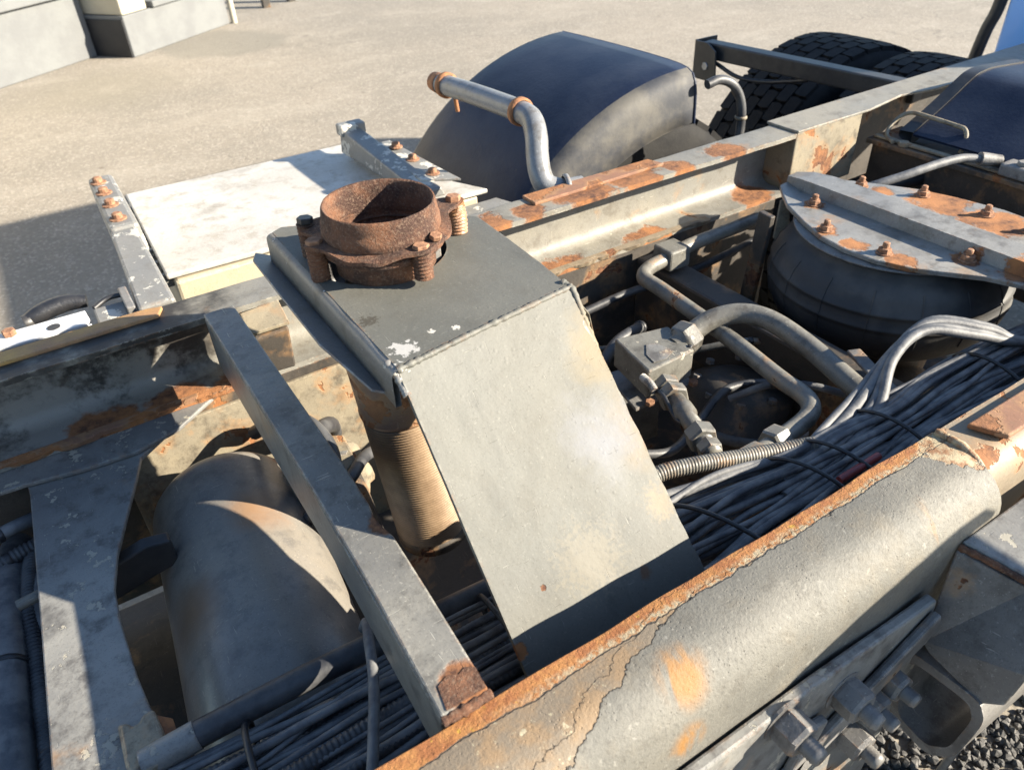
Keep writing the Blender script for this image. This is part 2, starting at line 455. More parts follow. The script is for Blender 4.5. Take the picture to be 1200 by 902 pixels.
M['far_rail'] = painted('far_rail_paint', (.17, .165, .148), (.21, .195, .16), rust=.66, rs=9, rough=.55, dirt=.5, band=None, orange=.5, chips=(.70, 35), chipcol=(.42, .38, .30),
    spots=[((.80, 1.06, 1.0), .06, 'rust', dict(amp=.9, ns=20)), ((.92, 1.045, 1.0), .05, 'rust', dict(amp=1.1, ns=26)), ((.60, 1.05, 1.0), .035, 'rust', dict(amp=1.1, ns=26)), ((1.15, 1.05, 1.0), .04, 'rust', dict(amp=1.1, ns=26)), ((.75, 1.03, .875), .05, 'rust', dict(amp=1.1, ns=30)), ((.95, 1.03, .875), .05, 'rust', dict(amp=1.1, ns=30)), ((.68, 1.05, 1.0), .03, 'rust', dict(amp=.9, ns=20)), ((1.02, 1.05, 1.0), .03, 'rust', dict(amp=.9, ns=20)),
           ((1.25, 1.05, .875), .05, 'rust', dict(amp=.8, ns=18)), ((.05, 1.03, .875), .05, 'rust', dict(amp=.9, ns=14)), ((-.06, 1.03, .875), .05, 'rust', dict(amp=.9, ns=14)),
           ((.14, 1.03, .875), .04, 'rust', dict(amp=.9, ns=20)),
           ((.03, 1.105, .97), .12, (.022, .019, .016), dict(amp=1.1, ns=22, soft=.5)), ((-.16, 1.105, .97), .12, (.03, .027, .024), dict(amp=1.1, ns=22, soft=.5)),  # soot on the web, also painting in the shade under the flange
           ((.02, 1.09, .885), .06, (.20, .19, .165), dict(amp=1.6, ns=45, soft=.5)), ((-.12, 1.085, .885), .07, (.21, .20, .18), dict(amp=1.6, ns=45, soft=.5))])
M['cream'] = painted('cream_inner_paint', (.235, .20, .138), (.175, .152, .112), rust=.60, rs=12, rough=.65, dirt=.75, dirtcol=(.05, .04, .03), orange=.8)
M['strut'] = painted('strut_paint', (.125, .123, .115), (.205, .195, .168), rust=.70, rs=9, rough=.40, dirt=.6, dirtcol=(.06, .055, .048), chips=(.71, 40), chipcol=(.4, .38, .33),
    spots=[((.156, .515, 1.0), .017, 'rust', dict(amp=.5, ns=40)), ((.135, .322, 1.0), .022, 'rust', dict(amp=.5, ns=40)), ((.15, .31, 1.0), .016, 'rust', dict(amp=.5, ns=40))])
M['heavy_rust'] = (lambda t: t.done(t.mix(t.math('MULTIPLY', t.step(t.noise(330, 5, .75), .50, .64), .55), t.mix(t.step(t.noise(18, 6, .7), .38, .64), (.045, .021, .014), (.155, .068, .034)), (.21, .145, .10)), .92, 0,
                     t.bump(t.math('ADD', t.noise(420, 5, .7), t.noise(130, 4, .6)), .0022, 1.0)))(NT('heavy_rust'))
M['nut_rust'] = simple('rusty_nut', (.16, .075, .04), (.30, .16, .09), 120, .85, .001)
M['bellows'] = simple('heat_tinted_steel', (.16, .105, .06), (.24, .165, .10), 22, .55, .0004, 150, .15)
M['collar'] = painted('rusty_collar', (.26, .13, .065), (.17, .11, .08), rust=.50, rs=14, rough=.45, dirt=.4, orange=1.0)
M['tank'] = painted('tank_paint', (.165, .155, .14), (.20, .175, .14), rust=.80, rs=4, rough=.36, dirt=.65, dirtcol=(.09, .085, .08), bumpd=.0008,
    spots=[((.09, .80, .85), .035, (.22, .13, .07), dict(amp=.9, ns=14, soft=.8)), ((-.05, .70, .82), .04, (.15, .10, .065), dict(amp=.9, ns=14, soft=.8))])
M['gusset'] = painted('weathered_plate_paint', (.225, .22, .20), (.115, .115, .113), rust=.70, rs=8, rough=.5, dirt=.9, dirtcol=(.075, .07, .065), chips=(.60, 32), chipcol=(.29, .27, .22))
M['pipe'] = painted('grey_pipe_paint', (.115, .112, .10), (.165, .155, .13), rust=.66, rs=16, rough=.45, dirt=.7, dirtcol=(.045, .038, .03))
M['block'] = painted('block_paint', (.10, .098, .088), (.15, .145, .125), rust=.78, rs=16, rough=.5, dirt=.6, dirtcol=(.04, .035, .028), chips=(.62, 40), chipcol=(.38, .35, .28))
M['hose'] = simple('dusty_black_hose', (.060, .064, .072), (.15, .15, .15), 30, .62, .0005, 260)
M['conduit'] = simple('black_conduit', (.020, .021, .025), (.065, .066, .068), 24, .5, .0003, 260)
M['red_cable'] = simple('red_cable', (.22, .03, .03), (.16, .03, .03), 40, .5)
M['rubber'] = (lambda t: t.done(t.mix(t.step(t.noise(7, 6, .6), .4, .7), (.024, .0245, .026), (.085, .078, .068)), .62, 0, t.bump(t.noise(180, 5, .6), .0006, .8)))(NT('air_spring_rubber'))
M['tyre'] = simple('tyre_rubber', (.007, .007, .008), (.016, .0155, .015), 12, .8, .001, 120, spec=.25)
M['black'] = simple('black_painted_steel', (.014, .015, .018), (.035, .033, .032), 14, .45, .0006, 90)
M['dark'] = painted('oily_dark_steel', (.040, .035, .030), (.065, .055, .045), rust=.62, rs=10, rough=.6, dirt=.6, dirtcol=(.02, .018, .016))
M['darkgrey'] = painted('dark_grey_bracket', (.11, .107, .103), (.175, .168, .158), rust=.68, rs=12, rough=.5, dirt=.6, dirtcol=(.035, .032, .03), chips=(.66, 30), chipcol=(.22, .21, .20))
M['fender'] = simple('black_mudguard_plastic', (.008, .013, .030), (.020, .026, .044), 7, .45, .0007, 120, spec=.22)
M['fender_dust'] = simple('dusty_mudguard_edge', (.085, .078, .066), (.022, .024, .030), 9, .7, .0006, 90)
M['white'] = painted('dirty_white_lid', (.46, .44, .405), (.38, .36, .325), rust=.80, rs=8, rough=.45, dirt=.75, dirtcol=(.28, .25, .20))
M['whitefront'] = painted('cream_box_side', (.38, .33, .24), (.33, .29, .21), rust=.74, rs=8, rough=.5, dirt=.3, dirtcol=(.3, .22, .12), orange=.8)
M['arm'] = painted('grey_arm_paint', (.15, .15, .145), (.185, .18, .165), rust=.85, rs=9, rough=.45, dirt=.25, chips=(.565, 26), chipcol=(.42, .40, .35))
M['tubeblue'] = painted('worn_tube_paint', (.15, .16, .175), (.21, .21, .205), rust=.70, rs=14, rough=.36, dirt=.6, metal=.1)
M['clamp'] = simple('orange_rust_clamp', (.30, .13, .05), (.16, .07, .035), 60, .85, .001)
M['ochre'] = painted('ochre_rust_strip', (.46, .27, .06), (.24, .13, .07), rust=.66, rs=9, rough=.65, dirt=.35)
M['seal'] = simple('white_bracket_paint', (.55, .55, .54), (.45, .45, .45), 30, .45)
M['bag_plate'] = painted('spring_plate_paint', (.175, .172, .162), (.225, .218, .20), rust=.64, rs=7, rough=.38, dirt=.7, dirtcol=(.09, .08, .065), orange=1.0, bumpd=.0009,
    spots=[((1.345, .70, .956), .05, 'rust', dict(amp=1.0, ns=30)), ((1.34, .60, .956), .055, 'rust', dict(amp=1.0, ns=30)), ((1.088, .69, .956), .022, 'rust', dict(amp=1.0, ns=40)),
           ((1.10, .61, .956), .022, 'rust', dict(amp=1.0, ns=40)), ((1.31, .80, .956), .02, 'rust', dict(amp=1.0, ns=40)), ((1.165, .835, .956), .018, 'rust', dict(amp=1.0, ns=60)), ((1.095, .752, .956), .02, 'rust', dict(amp=1.0, ns=60)), ((1.18, .548, .956), .022, 'rust', dict(amp=1.0, ns=60)), ((1.20, .47, .956), .03, 'rust', dict(amp=1.0, ns=50))])
M['blue'] = simple('blue_cab_paint', (.20, .44, .86), (.22, .46, .88), 3, .12, .0001, 40)
M['bcream'] = simple('cream_render', (.40, .37, .29), (.36, .33, .26), 3, .85, .002, 60)
M['bgrey'] = simple('grey_plinth_render', (.135, .14, .14), (.115, .118, .12), 4, .85, .003, 50)
M['bblack'] = simple('black_plinth_paint', (.012, .013, .016), (.02, .02, .022), 6, .5, .001, 40)
M['gravel'] = simple('dark_gravel', (.05, .05, .05), (.12, .115, .11), 25, .8, .001, 200)
M['galv'] = simple('galvanised_rod', (.36, .37, .38), (.28, .28, .28), 60, .4, .0004, 200, .6)
M['zip'] = simple('black_nylon_tie', (.012, .013, .016), (.022, .022, .024), 50, .4)

# ================================================================ SETTING
def ground():
    mb = MB(); mb.add([(-150, -150, 0), (150, -150, 0), (150, 150, 0), (-150, 150, 0)], [(0, 1, 2, 3)])
    o = mb.build('ground', M['ground']); o['kind'] = 'structure'; return o
ground()

# small building across the yard: two wall blocks, face turned 37 degrees to the truck
def building():
    b = thing('building', 'low cream and grey building with black plinth corner across the yard', 'building', (.7, 8.3, 0))
    u = Vector((.79, .61, 0)).normalized(); n = Vector((u.y, -u.x, 0))      # along the face, out of the face
    def blk(o, l, d, z0, z1, bev=.01):
        p = [o, o + u * l, o + u * l - n * d, o - n * d]
        return [q + Vector((0, 0, z0)) for q in p] + [q + Vector((0, 0, z1)) for q in p]
    C1 = Vector((.74, 8.06, 0))                       # inner corner
    o1 = C1 - u * 6
    MB().hexa(blk(o1, 5.99, 4, 0, .50), .01).build('plinth', M['bgrey'], b)
    MB().hexa(blk(o1 + n * .05, 6.0 - .02, .3, .503, .58), .01).build('ledge', M['bgrey'], b)
    MB().hexa(blk(o1 - n * .10, 5.99, 3.9, .583, 3.2), .01).build('wall', M['bcream'], b)
    C2 = C1 + n * .40
    MB().hexa(blk(C2 + u * .005, 1.35, 4, 0, .33), .01).build('plinth', M['bgrey'], b)
    MB().hexa(blk(C2 + u * -.006 - n * .012, .05, .45, 0.0, .30), .004).build('black_band', M['bblack'], b)
    MB().hexa(blk(C2 - n * .01 + u * .02, .30, 4, .333, 3.2), .01).build('corner_pier', M['bcream'], b)
    MB().hexa(blk(C2 - n * .10 + u * .33, 1.0, 3.9, .333, 3.2), .01).build('wall', M['bgrey'], b)
    MB().hexa(blk(C2 + n * .03 + u * .36, .97, .14, .333, .385), .01).build('window_sill', M['bgrey'], b)
    p = C2 + u * 1.40 + n * .02
    MB().tube([p + Vector((0, 0, 0)), p + Vector((0, 0, 1.5)), p + Vector((0, 0, 3.1))], .03, 10, 2).build('drain_pipe', M['bcream'], b)
building()

def crates():
    for i, (x, y) in enumerate([(2.62, 9.15), (2.95, 9.30)]):
        w = thing('wooden_post', ['short dark post standing beyond the building corner', 'thin dark post standing further right beyond the building corner'][i], 'post', (x, y, 0), 'posts beyond the building')
        MB().box((x - .04, y - .04, 0), (x + .04, y + .04, .9), .006).build('shaft', M['dark'], w)
        MB().box((x - .05, y - .05, .9), (x + .05, y + .05, .93), .006).build('cap', M['bgrey'], w)
crates()

# loose gravel on the ground beside the near rail
def gravel():
    mb = MB(); rnd = random.Random(3)
    for i in range(5200):
        x = rnd.uniform(.6, 1.6); y = rnd.uniform(-.1, .6); r = rnd.uniform(.005, .013)
        bm = bmesh.new(); bmesh.ops.create_icosphere(bm, subdivisions=1, radius=r)
        q = Euler((rnd.random() * 6, rnd.random() * 6, rnd.random() * 6)).to_matrix()
        sx, sy, sz = rnd.uniform(.7, 1.3), rnd.uniform(.7, 1.3), rnd.uniform(.5, .9)
        for v in bm.verts: v.co = q @ Vector((v.co.x * sx, v.co.y * sy, v.co.z * sz)) * rnd.uniform(.85, 1.15) + Vector((x, y, r * .4))
        mb.bm(bm)
    o = mb.build('gravel', M['gravel']); o['kind'] = 'stuff'
    tag(o, 'loose dark gravel on the ground below the near frame rail', 'gravel')
gravel()

# ================================================================ TRUCK FRAME
frame = thing('truck_chassis', 'rusty grey truck ladder frame with two long rails, plates and cross members', 'truck chassis', (.3, .66, 0))
def arc(cy, cz, r, a0, a1, n):
    return [(cy + r * math.cos(R(a0 + (a1 - a0) * i / n)), cz + r * math.sin(R(a0 + (a1 - a0) * i / n))) for i in range(n + 1)]
def near_rail():
    # C section opening inwards, rolled outer corner
    zt, zb = 1.0, .70
    yo, yi = .212, .303
    out = [(yi, zt - .009), (yi, zt - .001), (yi - .001, zt)] + [(yi - .012, zt)] + [(.284, zt + .0005)] + arc(yo + .052, zt - .052, .052, 88, 180, 10) + [(yo, .90), (yo, .80)] + arc(yo + .03, zb + .03, .03, 180, 270, 5) + [(yi, zb), (yi, zb + .009)]
    inn = arc(yo + .03, zb + .03, .021, 270, 180, 5) + [(yo + .009, .80), (yo + .009, .90)] + arc(yo + .052, zt - .052, .043, 180, 90, 8)
    rail = MB().profile_x(out + inn, -.75, .705, 120, .0022).build('frame_rail', M['near_rail'], frame, 40)
    rail['label'] = 'near rail with flaking grey paint and a rusty orange inner edge'
    y2 = .232
    out = [(yi - .001, zt - .012), (yi - .001, zt - .002)] + arc(y2 + .03, zt - .032, .030, 90, 180, 8) + [(y2, .72), (yi - .004, .72), (yi - .004, .728), (y2 + .008, .728)] + arc(y2 + .03, zt - .032, .022, 180, 90, 6)
    MB().profile_x(out, .709, 3.2, 40, .001).build('rail_extension', M['rail2'], rail, 40)
    MB().plate([(.755, .250, 1.0), (.738, .286, 1.0), (3.0, .283, 1.0), (3.0, .246, 1.0)], (0, 0, 1), .007, .002).build('wear_plate', M['rust_plate'], rail)
    # rounded paint lip where the thick coat ends
    MB().tube([(.706, .300, 1.001), (.708, .285, 1.0015), (.707, .262, .999), (.703, .235, .984), (.701, .219, .958), (.70, .214, .93)], lambda t: .0045, 8, 5, rfun=lambda d, i: 1 + .35 * mnoise.noise(Vector((d * 120, 0, 0)))).build('paint_lip', M['near_rail'], rail)
    return rail
near_rail()

def far_rail():
    zt, zb = 1.0, .868; yi, yo = 1.027, 1.108
    out = [(yi, zt - .009), (yi, zt)] + arc(yo - .012, zt - .012, .012, 90, 0, 4) + [(yo, .92)] + arc(yo - .012, zb + .012, .012, 0, -90, 4) + [(yi, zb), (yi, zb + .009)]
    inn = arc(yo - .03, zb + .032, .023, -90, 0, 5) + [(yo - .008, .93)] + arc(yo - .02, zt - .018, .010, 0, 90, 3)
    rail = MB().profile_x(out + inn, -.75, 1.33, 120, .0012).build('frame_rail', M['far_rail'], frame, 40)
    rail['label'] = 'far rail, an open channel with rust along its lower lip'
    # boxed section past the kink
    MB().hexa([(1.332, 1.029, .86), (1.545, 1.032, .86), (1.545, 1.108, .86), (1.332, 1.108, .86), (1.332, 1.029, 1.001), (1.545, 1.032, 1.001), (1.545, 1.108, 1.001), (1.332, 1.108, 1.001)], .003).build('boxed_section', M['cream'], rail)
    MB().plate([(1.55, 1.10, .80), (3.2, 1.12, .80), (3.2, 1.12, 1.0), (1.55, 1.10, 1.0)], (0, 1, 0), .008, .001).build('web', M['dark'], rail)
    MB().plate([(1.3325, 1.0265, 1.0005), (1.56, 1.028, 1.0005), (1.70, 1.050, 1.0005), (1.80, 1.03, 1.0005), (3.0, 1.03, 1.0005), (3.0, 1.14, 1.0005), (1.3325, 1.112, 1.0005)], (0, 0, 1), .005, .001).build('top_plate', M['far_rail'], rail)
    # flat bars lying on the flange
    MB().plate([(-.40, 1.060, 1.0), (.062, 1.066, 1.0), (.072, 1.088, 1.0), (.05, 1.094, 1.0), (-.40, 1.094, 1.0)], (0, 0, 1), .006, .0015).build('flat_bar', M['ochre'], rail)
    MB().plate([(.70, 1.060, 1.0), (1.00, 1.064, 1.0), (.99, 1.100, 1.0), (.70, 1.102, 1.0)], (0, 0, 1), .006, .0015).build('flat_bar', M['rust_plate'], rail)
    # scaling rust strip along the lower lip
    prof = []
    rn = random.Random(5)
    for (x0, x1) in ((-.7, .155), (.55, 1.10)):
        mb = MB(); n = int((x1 - x0) / .0035); vs = []; fs = []
        for i in range(n + 1):
            x = x0 + (x1 - x0) * i / n
            w = .001 + .012 * abs(mnoise.noise(Vector((x * 16, 3, 1)))) + .003 * abs(mnoise.noise(Vector((x * 60, 3, 1)))); h = .0006 + .004 * abs(mnoise.noise(Vector((x * 22, 7, 2))))
            ya = yi - w; zc = zb + .0095
            vs += [(x, yi + .012, zc + .001), (x, yi + .004, zc + h * .8), (x, ya, zc + h * .3), (x, ya + .003, zc - .006 - h * 1.5), (x, yi + .004, zc - .014)]
        for i in range(n):
            for j in range(4): a = i * 5 + j; fs.append((a, a + 1, a + 6, a + 5))
        mb.add(vs, fs, False).build('rust_scale', M['rust_plate'] if x0 < 0 else M['rail2'], rail)
    return rail
far_rail()

def gussets():
    # curved cross plate on the left with its riveted head along the far rail
    pts = [(.077, 1.045), (.02, 1.00), (-.028, .962), (-.042, .920), (-.068, .85), (-.089, .791), (-.101, .74), (-.104, .69), (-.102, .607), (-.096, .537), (-.088, .47), (-.07, .40), (-.04, .32), (-.04, .23), (-.24, .23), (-.205, .45), (-.189, .547), (-.178, .75), (-.167, .968), (-.168, 1.0)]
    g = MB().plate([(x, y, .852) for x, y in pts], (0, 0, 1), .008, .002).build('cross_member', M['gusset'], frame)
    g['label'] = 'pale weathered curved plate joining the rails at the left'
    hd = [(.115, 1.046), (.077, 1.020), (.03, .985), (-.03, .968), (-.10, .972), (-.168, .985), (-.21, .988), (-.6, .985), (-.6, 1.046)]
    h = MB().plate([(x, y, .8605) for x, y in hd], (0, 0, 1), .007, .002).build('gusset_plate', M['gusset'], frame)
    rv = None
    for (x, y) in [(-.143, 1.002), (-.072, .998), (-.26, 1.005), (-.38, 1.005)]:
        if rv is None:
            rv = MB().lathe([(.0125, 0), (.0125, .001), (.0105, .0035), (.006, .005), (0, .0055)], (0, 0, 0), sides=20).build('rivet', M['gusset'], h)
            rv.location = Vector((x, y, .8672)) - base_of(h)
        else: inst(rv, 'rivet', (x, y, .8672), h)
    # cream plate hung below the far rail, seen behind the tank
    MB().plate([(-.06, 1.012, .50), (.60, 1.012, .50), (.60, 1.012, .858), (-.06, 1.012, .858)], (0, 1, 0), .006, .001).build('web_plate', M['cream'], frame)
    MB().plate([(-.75, 1.03, .55), (1.30, 1.03, .55), (1.30, 1.03, .866), (-.75, 1.03, .866)], (0, 1, 0), .006, .001).build('inner_web', M['dark'], frame)
    # rusty upright bracket by the strut head, shaded front and lit top painted in
    MB().hexa([(.166, .99, .90), (.214, .985, .90), (.214, 1.02, .90), (.166, 1.02, .90), (.166, .985, .965), (.216, .98, .97), (.216, 1.02, .985), (.166, 1.02, .985)], .003).build('stub_bracket', M['dark'], frame)
    MB().plate([(.162, .985, .972), (.218, .978, .976), (.220, 1.024, .990), (.162, 1.024, .987)], (0, 0, 1), .005, .001).build('stub_cap', M['cream'], frame)
    # deep cross beams between the rails
    b = MB(); b.box((.915, .30, .70), (.975, 1.03, .845), .006).build('cross_member', M['dark'], frame)
    b = MB(); b.box((1.60, .31, .70), (1.67, 1.03, .925), .006)
    b.box((1.575, .31, .9285), (1.70, 1.03, .940), .002).build('cross_member', M['dark'], frame)
    MB().box((1.585, .33, .9415), (1.60, 1.02, .9475), .002).build('edge_strip', M['cream'], frame)
    # upright post before the air spring
    MB().beam((1.07, .90, .45), (1.07, .86, .955), .03, .012, (1, 0, 0), .002).build('upright', M['dark'], frame)
gussets()

# ================================================================ NEAR SIDE BRACKETS (lower right)
def side_brackets():
    mp = thing('mounting_plate', 'grey bolted mounting plate on the outer side of the near rail', 'mounting plate', (.45, .20, .6))
    MB().plate([(-.2, .2085, .55), (.60, .2085, .55), (.62, .2085, .80), (.60, .2085, .905), (.42, .2085, .917), (-.2, .2085, .917)], (0, -1, 0), .012, .003).build('plate', M['gusset'], mp)
    MB().beam((.25, .190, .70), (.60, .190, .885), .010, .03, (0, 0, 1), .003).build('rib', M['darkgrey'], mp)
    MB().beam((.36, .190, .62), (.43, .190, .86), .010, .02, (1, 0, 0), .003).build('rib', M['darkgrey'], mp)
    nut = stud = None
    for i, (x, z, s) in enumerate([(.378, .900, 1), (.468, .866, 1), (.548, .822, .9), (.515, .812, .95), (.512, .748, 1)]):
        o = thing('hex_bolt', ['big hex nut on a stud, leftmost of the cluster below the near rail', 'big hex nut on a stud, second from left of the cluster below the near rail',
                   'hex nut highest and rightmost of the cluster, beside the hollow bracket', 'hex nut in the middle of the cluster, tucked against its left neighbour', 'lowest hex nut of the cluster below the near rail'][i], 'bolt', (x, .1955, z), 'bolts below the near rail')
        if nut is None:
            nut = MB().hexnut((0, 0, 0), (0, -1, 0), .0185, .024).build('nut', M['darkgrey'], None); nut.parent = o
            pr = [(0, 0), (.0095, 0)] + [(.0095 if k % 2 else .0085, .002 + k * .0016) for k in range(9)] + [(.0075, .018), (0, .018)]
            stud = MB().lathe(pr, (0, -.0235, 0), (0, -1, 0), 16).build('stud', M['darkgrey'], None); stud.parent = o
            wash = MB().lathe([(0, 0), (.023, 0), (.023, .003), (0, .003)], (0, .003, 0), (0, -1, 0), 24, False).build('washer', M['darkgrey'], None); wash.parent = o
        else:
            for src, nm in ((nut, 'nut'), (stud, 'stud'), (wash, 'washer')):
                c = src.copy(); COL.objects.link(c); c.parent = o; c.name = nm
        o.rotation_euler = (0, random.uniform(0, 1), 0); o.scale = (s, s, s)
    # hollow square bracket
    hb = thing('hollow_bracket', 'open square steel bracket with rounded corners below the angled plate', 'bracket', (.62, .165, .69))
    ring_o = [(.212, .815), (.195, .700), (.145, .690), (.120, .720), (.113, .800), (.125, .822)]
    c = Vector((.163, .757))
    def grow(k): return [Vector((p[0], p[1])) for p in k]
    def smooth(k):
        P = [Vector((p[0], p[1], 0)) for p in k]; P = P + [P[0]]
        out = []
        n = len(k)
        for i in range(n):
            a = Vector(k[i - 1]); b = Vector(k[i]); d = Vector(k[(i + 1) % n])
            for t in (.0, .25, .5, .75, 1.0):
                p1 = b + (a - b) * .28; p2 = b + (d - b) * .28
                out.append((p1.lerp(b, t)).lerp(b.lerp(p2, t), t))
        return out
    O = smooth(ring_o); I = [c + (p - c) * .80 for p in O]
    n = len(O); vs = []; fs = []
    for x in (.600, .78):
        vs += [(x, p.x, p.y) for p in O] + [(x, p.x, p.y) for p in I]
    for i in range(n):
        j = (i + 1) % n
        fs += [(i, j, n + j, n + i), (2 * n + i, 3 * n + i, 3 * n + j, 2 * n + j), (i, 2 * n + i, 2 * n + j, j), (n + i, n + j, 3 * n + j, 3 * n + i)]
    MB().add(vs, fs).build('tube', M['darkgrey'], hb, 35)
    MB().plate([(.605, .2065, .69), (.78, .2065, .69), (.78, .2065, .82), (.605, .2065, .82)], (0, -1, 0), .003, .001).build('back_plate', M['darkgrey'], hb)
    # angled bracket above it
    ab = thing('angled_bracket', 'dark grey box bracket with rusty seams welded to the near rail, lower right', 'bracket', (.66, .16, .8))
    MB().plate([(.633, .2115, .944), (.601, .1955, .838), (.601, .185, .830), (.603, .125, .815), (.606, .108, .832), (.611, .105, .880), (.625, .06, .90), (.635, .03, .91), (.650, .03, .946), (.647, .145, .940)], (1, 0, 0), .007, .002).build('end_plate', M['darkgrey'], ab)
    MB().plate([(.640, .2115, .9465), (1.1, .2115, .9465), (1.1, .03, .9465), (.655, .03, .9465), (.650, .145, .9465)], (0, 0, 1), .006, .002).build('top_plate', M['gusset'], ab)
    MB().plate([(.66, .033, .945), (1.1, .033, .945), (1.1, .033, .89), (.66, .033, .90)], (0, 1, 0), .006, .002).build('outer_plate', M['darkgrey'], ab)
    MB().tube([(.636, .2105, .947), (.640, .19, .948), (.644, .165, .948), (.648, .145, .947)], .0035, 8, 6, rfun=lambda d, i: 1 + .5 * mnoise.noise(Vector((d * 200, 1, 0)))).build('weld_bead', M['heavy_rust'], ab)
    rd = thing('steel_rod', 'thin bright galvanised rod standing at the lower right edge', 'rod', (.80, .16, 0))
    MB().tube([(.83, .19, .0), (.81, .165, .45), (.79, .14, .66), (.785, .135, .70)], .0055, 10, 6).build('shaft', M['galv'], rd)
    MB().hexnut((.785, .135, .70), (0, -.1, 1), .011, .01).build('nut', M['galv'], rd)
side_brackets()

# ================================================================ STRUT
def strut():
    s = thing('cross_strut', 'long grey angle iron strut spanning both rails left of the exhaust guard', 'strut', (.136, .66, .96))
    # top face outline with the dented notch on the right side
    L = [(.1145, 1.0255), (.1150, .80), (.1150, .60), (.1125, .45), (.107, .307)]
    Rr = [(.1575, 1.0255), (.1570, .80), (.1570, .62), (.1545, .545), (.1515, .528), (.1530, .512), (.1565, .495), (.1540, .42), (.1490, .307)]
    pts = [(x, y, 1.0015) for x, y in L] + [(x, y, 1.0015) for x, y in reversed(Rr)]
    MB().plate(pts, (0, 0, 1), .006, .002).build('top_flange', M['strut'], s)
    MB().plate([(.1145, 1.024, .918), (.115, .60, .916), (.107, .310, .916), (.107, .310, 1.001), (.115, .60, 1.001), (.1145, 1.024, 1.001)], (1, 0, .02), .006, .0015).build('side_flange', M['strut'], s)
    MB().plate([(.113, .3095, 1.0078), (.148, .3095, 1.0078), (.150, .329, 1.0078), (.143, .334, 1.0078), (.136, .331, 1.0078), (.127, .335, 1.0078), (.117, .331, 1.0078)], (0, 0, 1), .0006, 0).build('rust_patch', M['heavy_rust'], s)
    MB().tube([(.107, .306, 1.003), (.128, .3045, 1.004), (.15, .306, 1.003)], .0045, 8, 8, rfun=lambda d, i: 1 + .5 * mnoise.noise(Vector((d * 300, 4, 0)))).build('weld_bead', M['heavy_rust'], s)
strut()

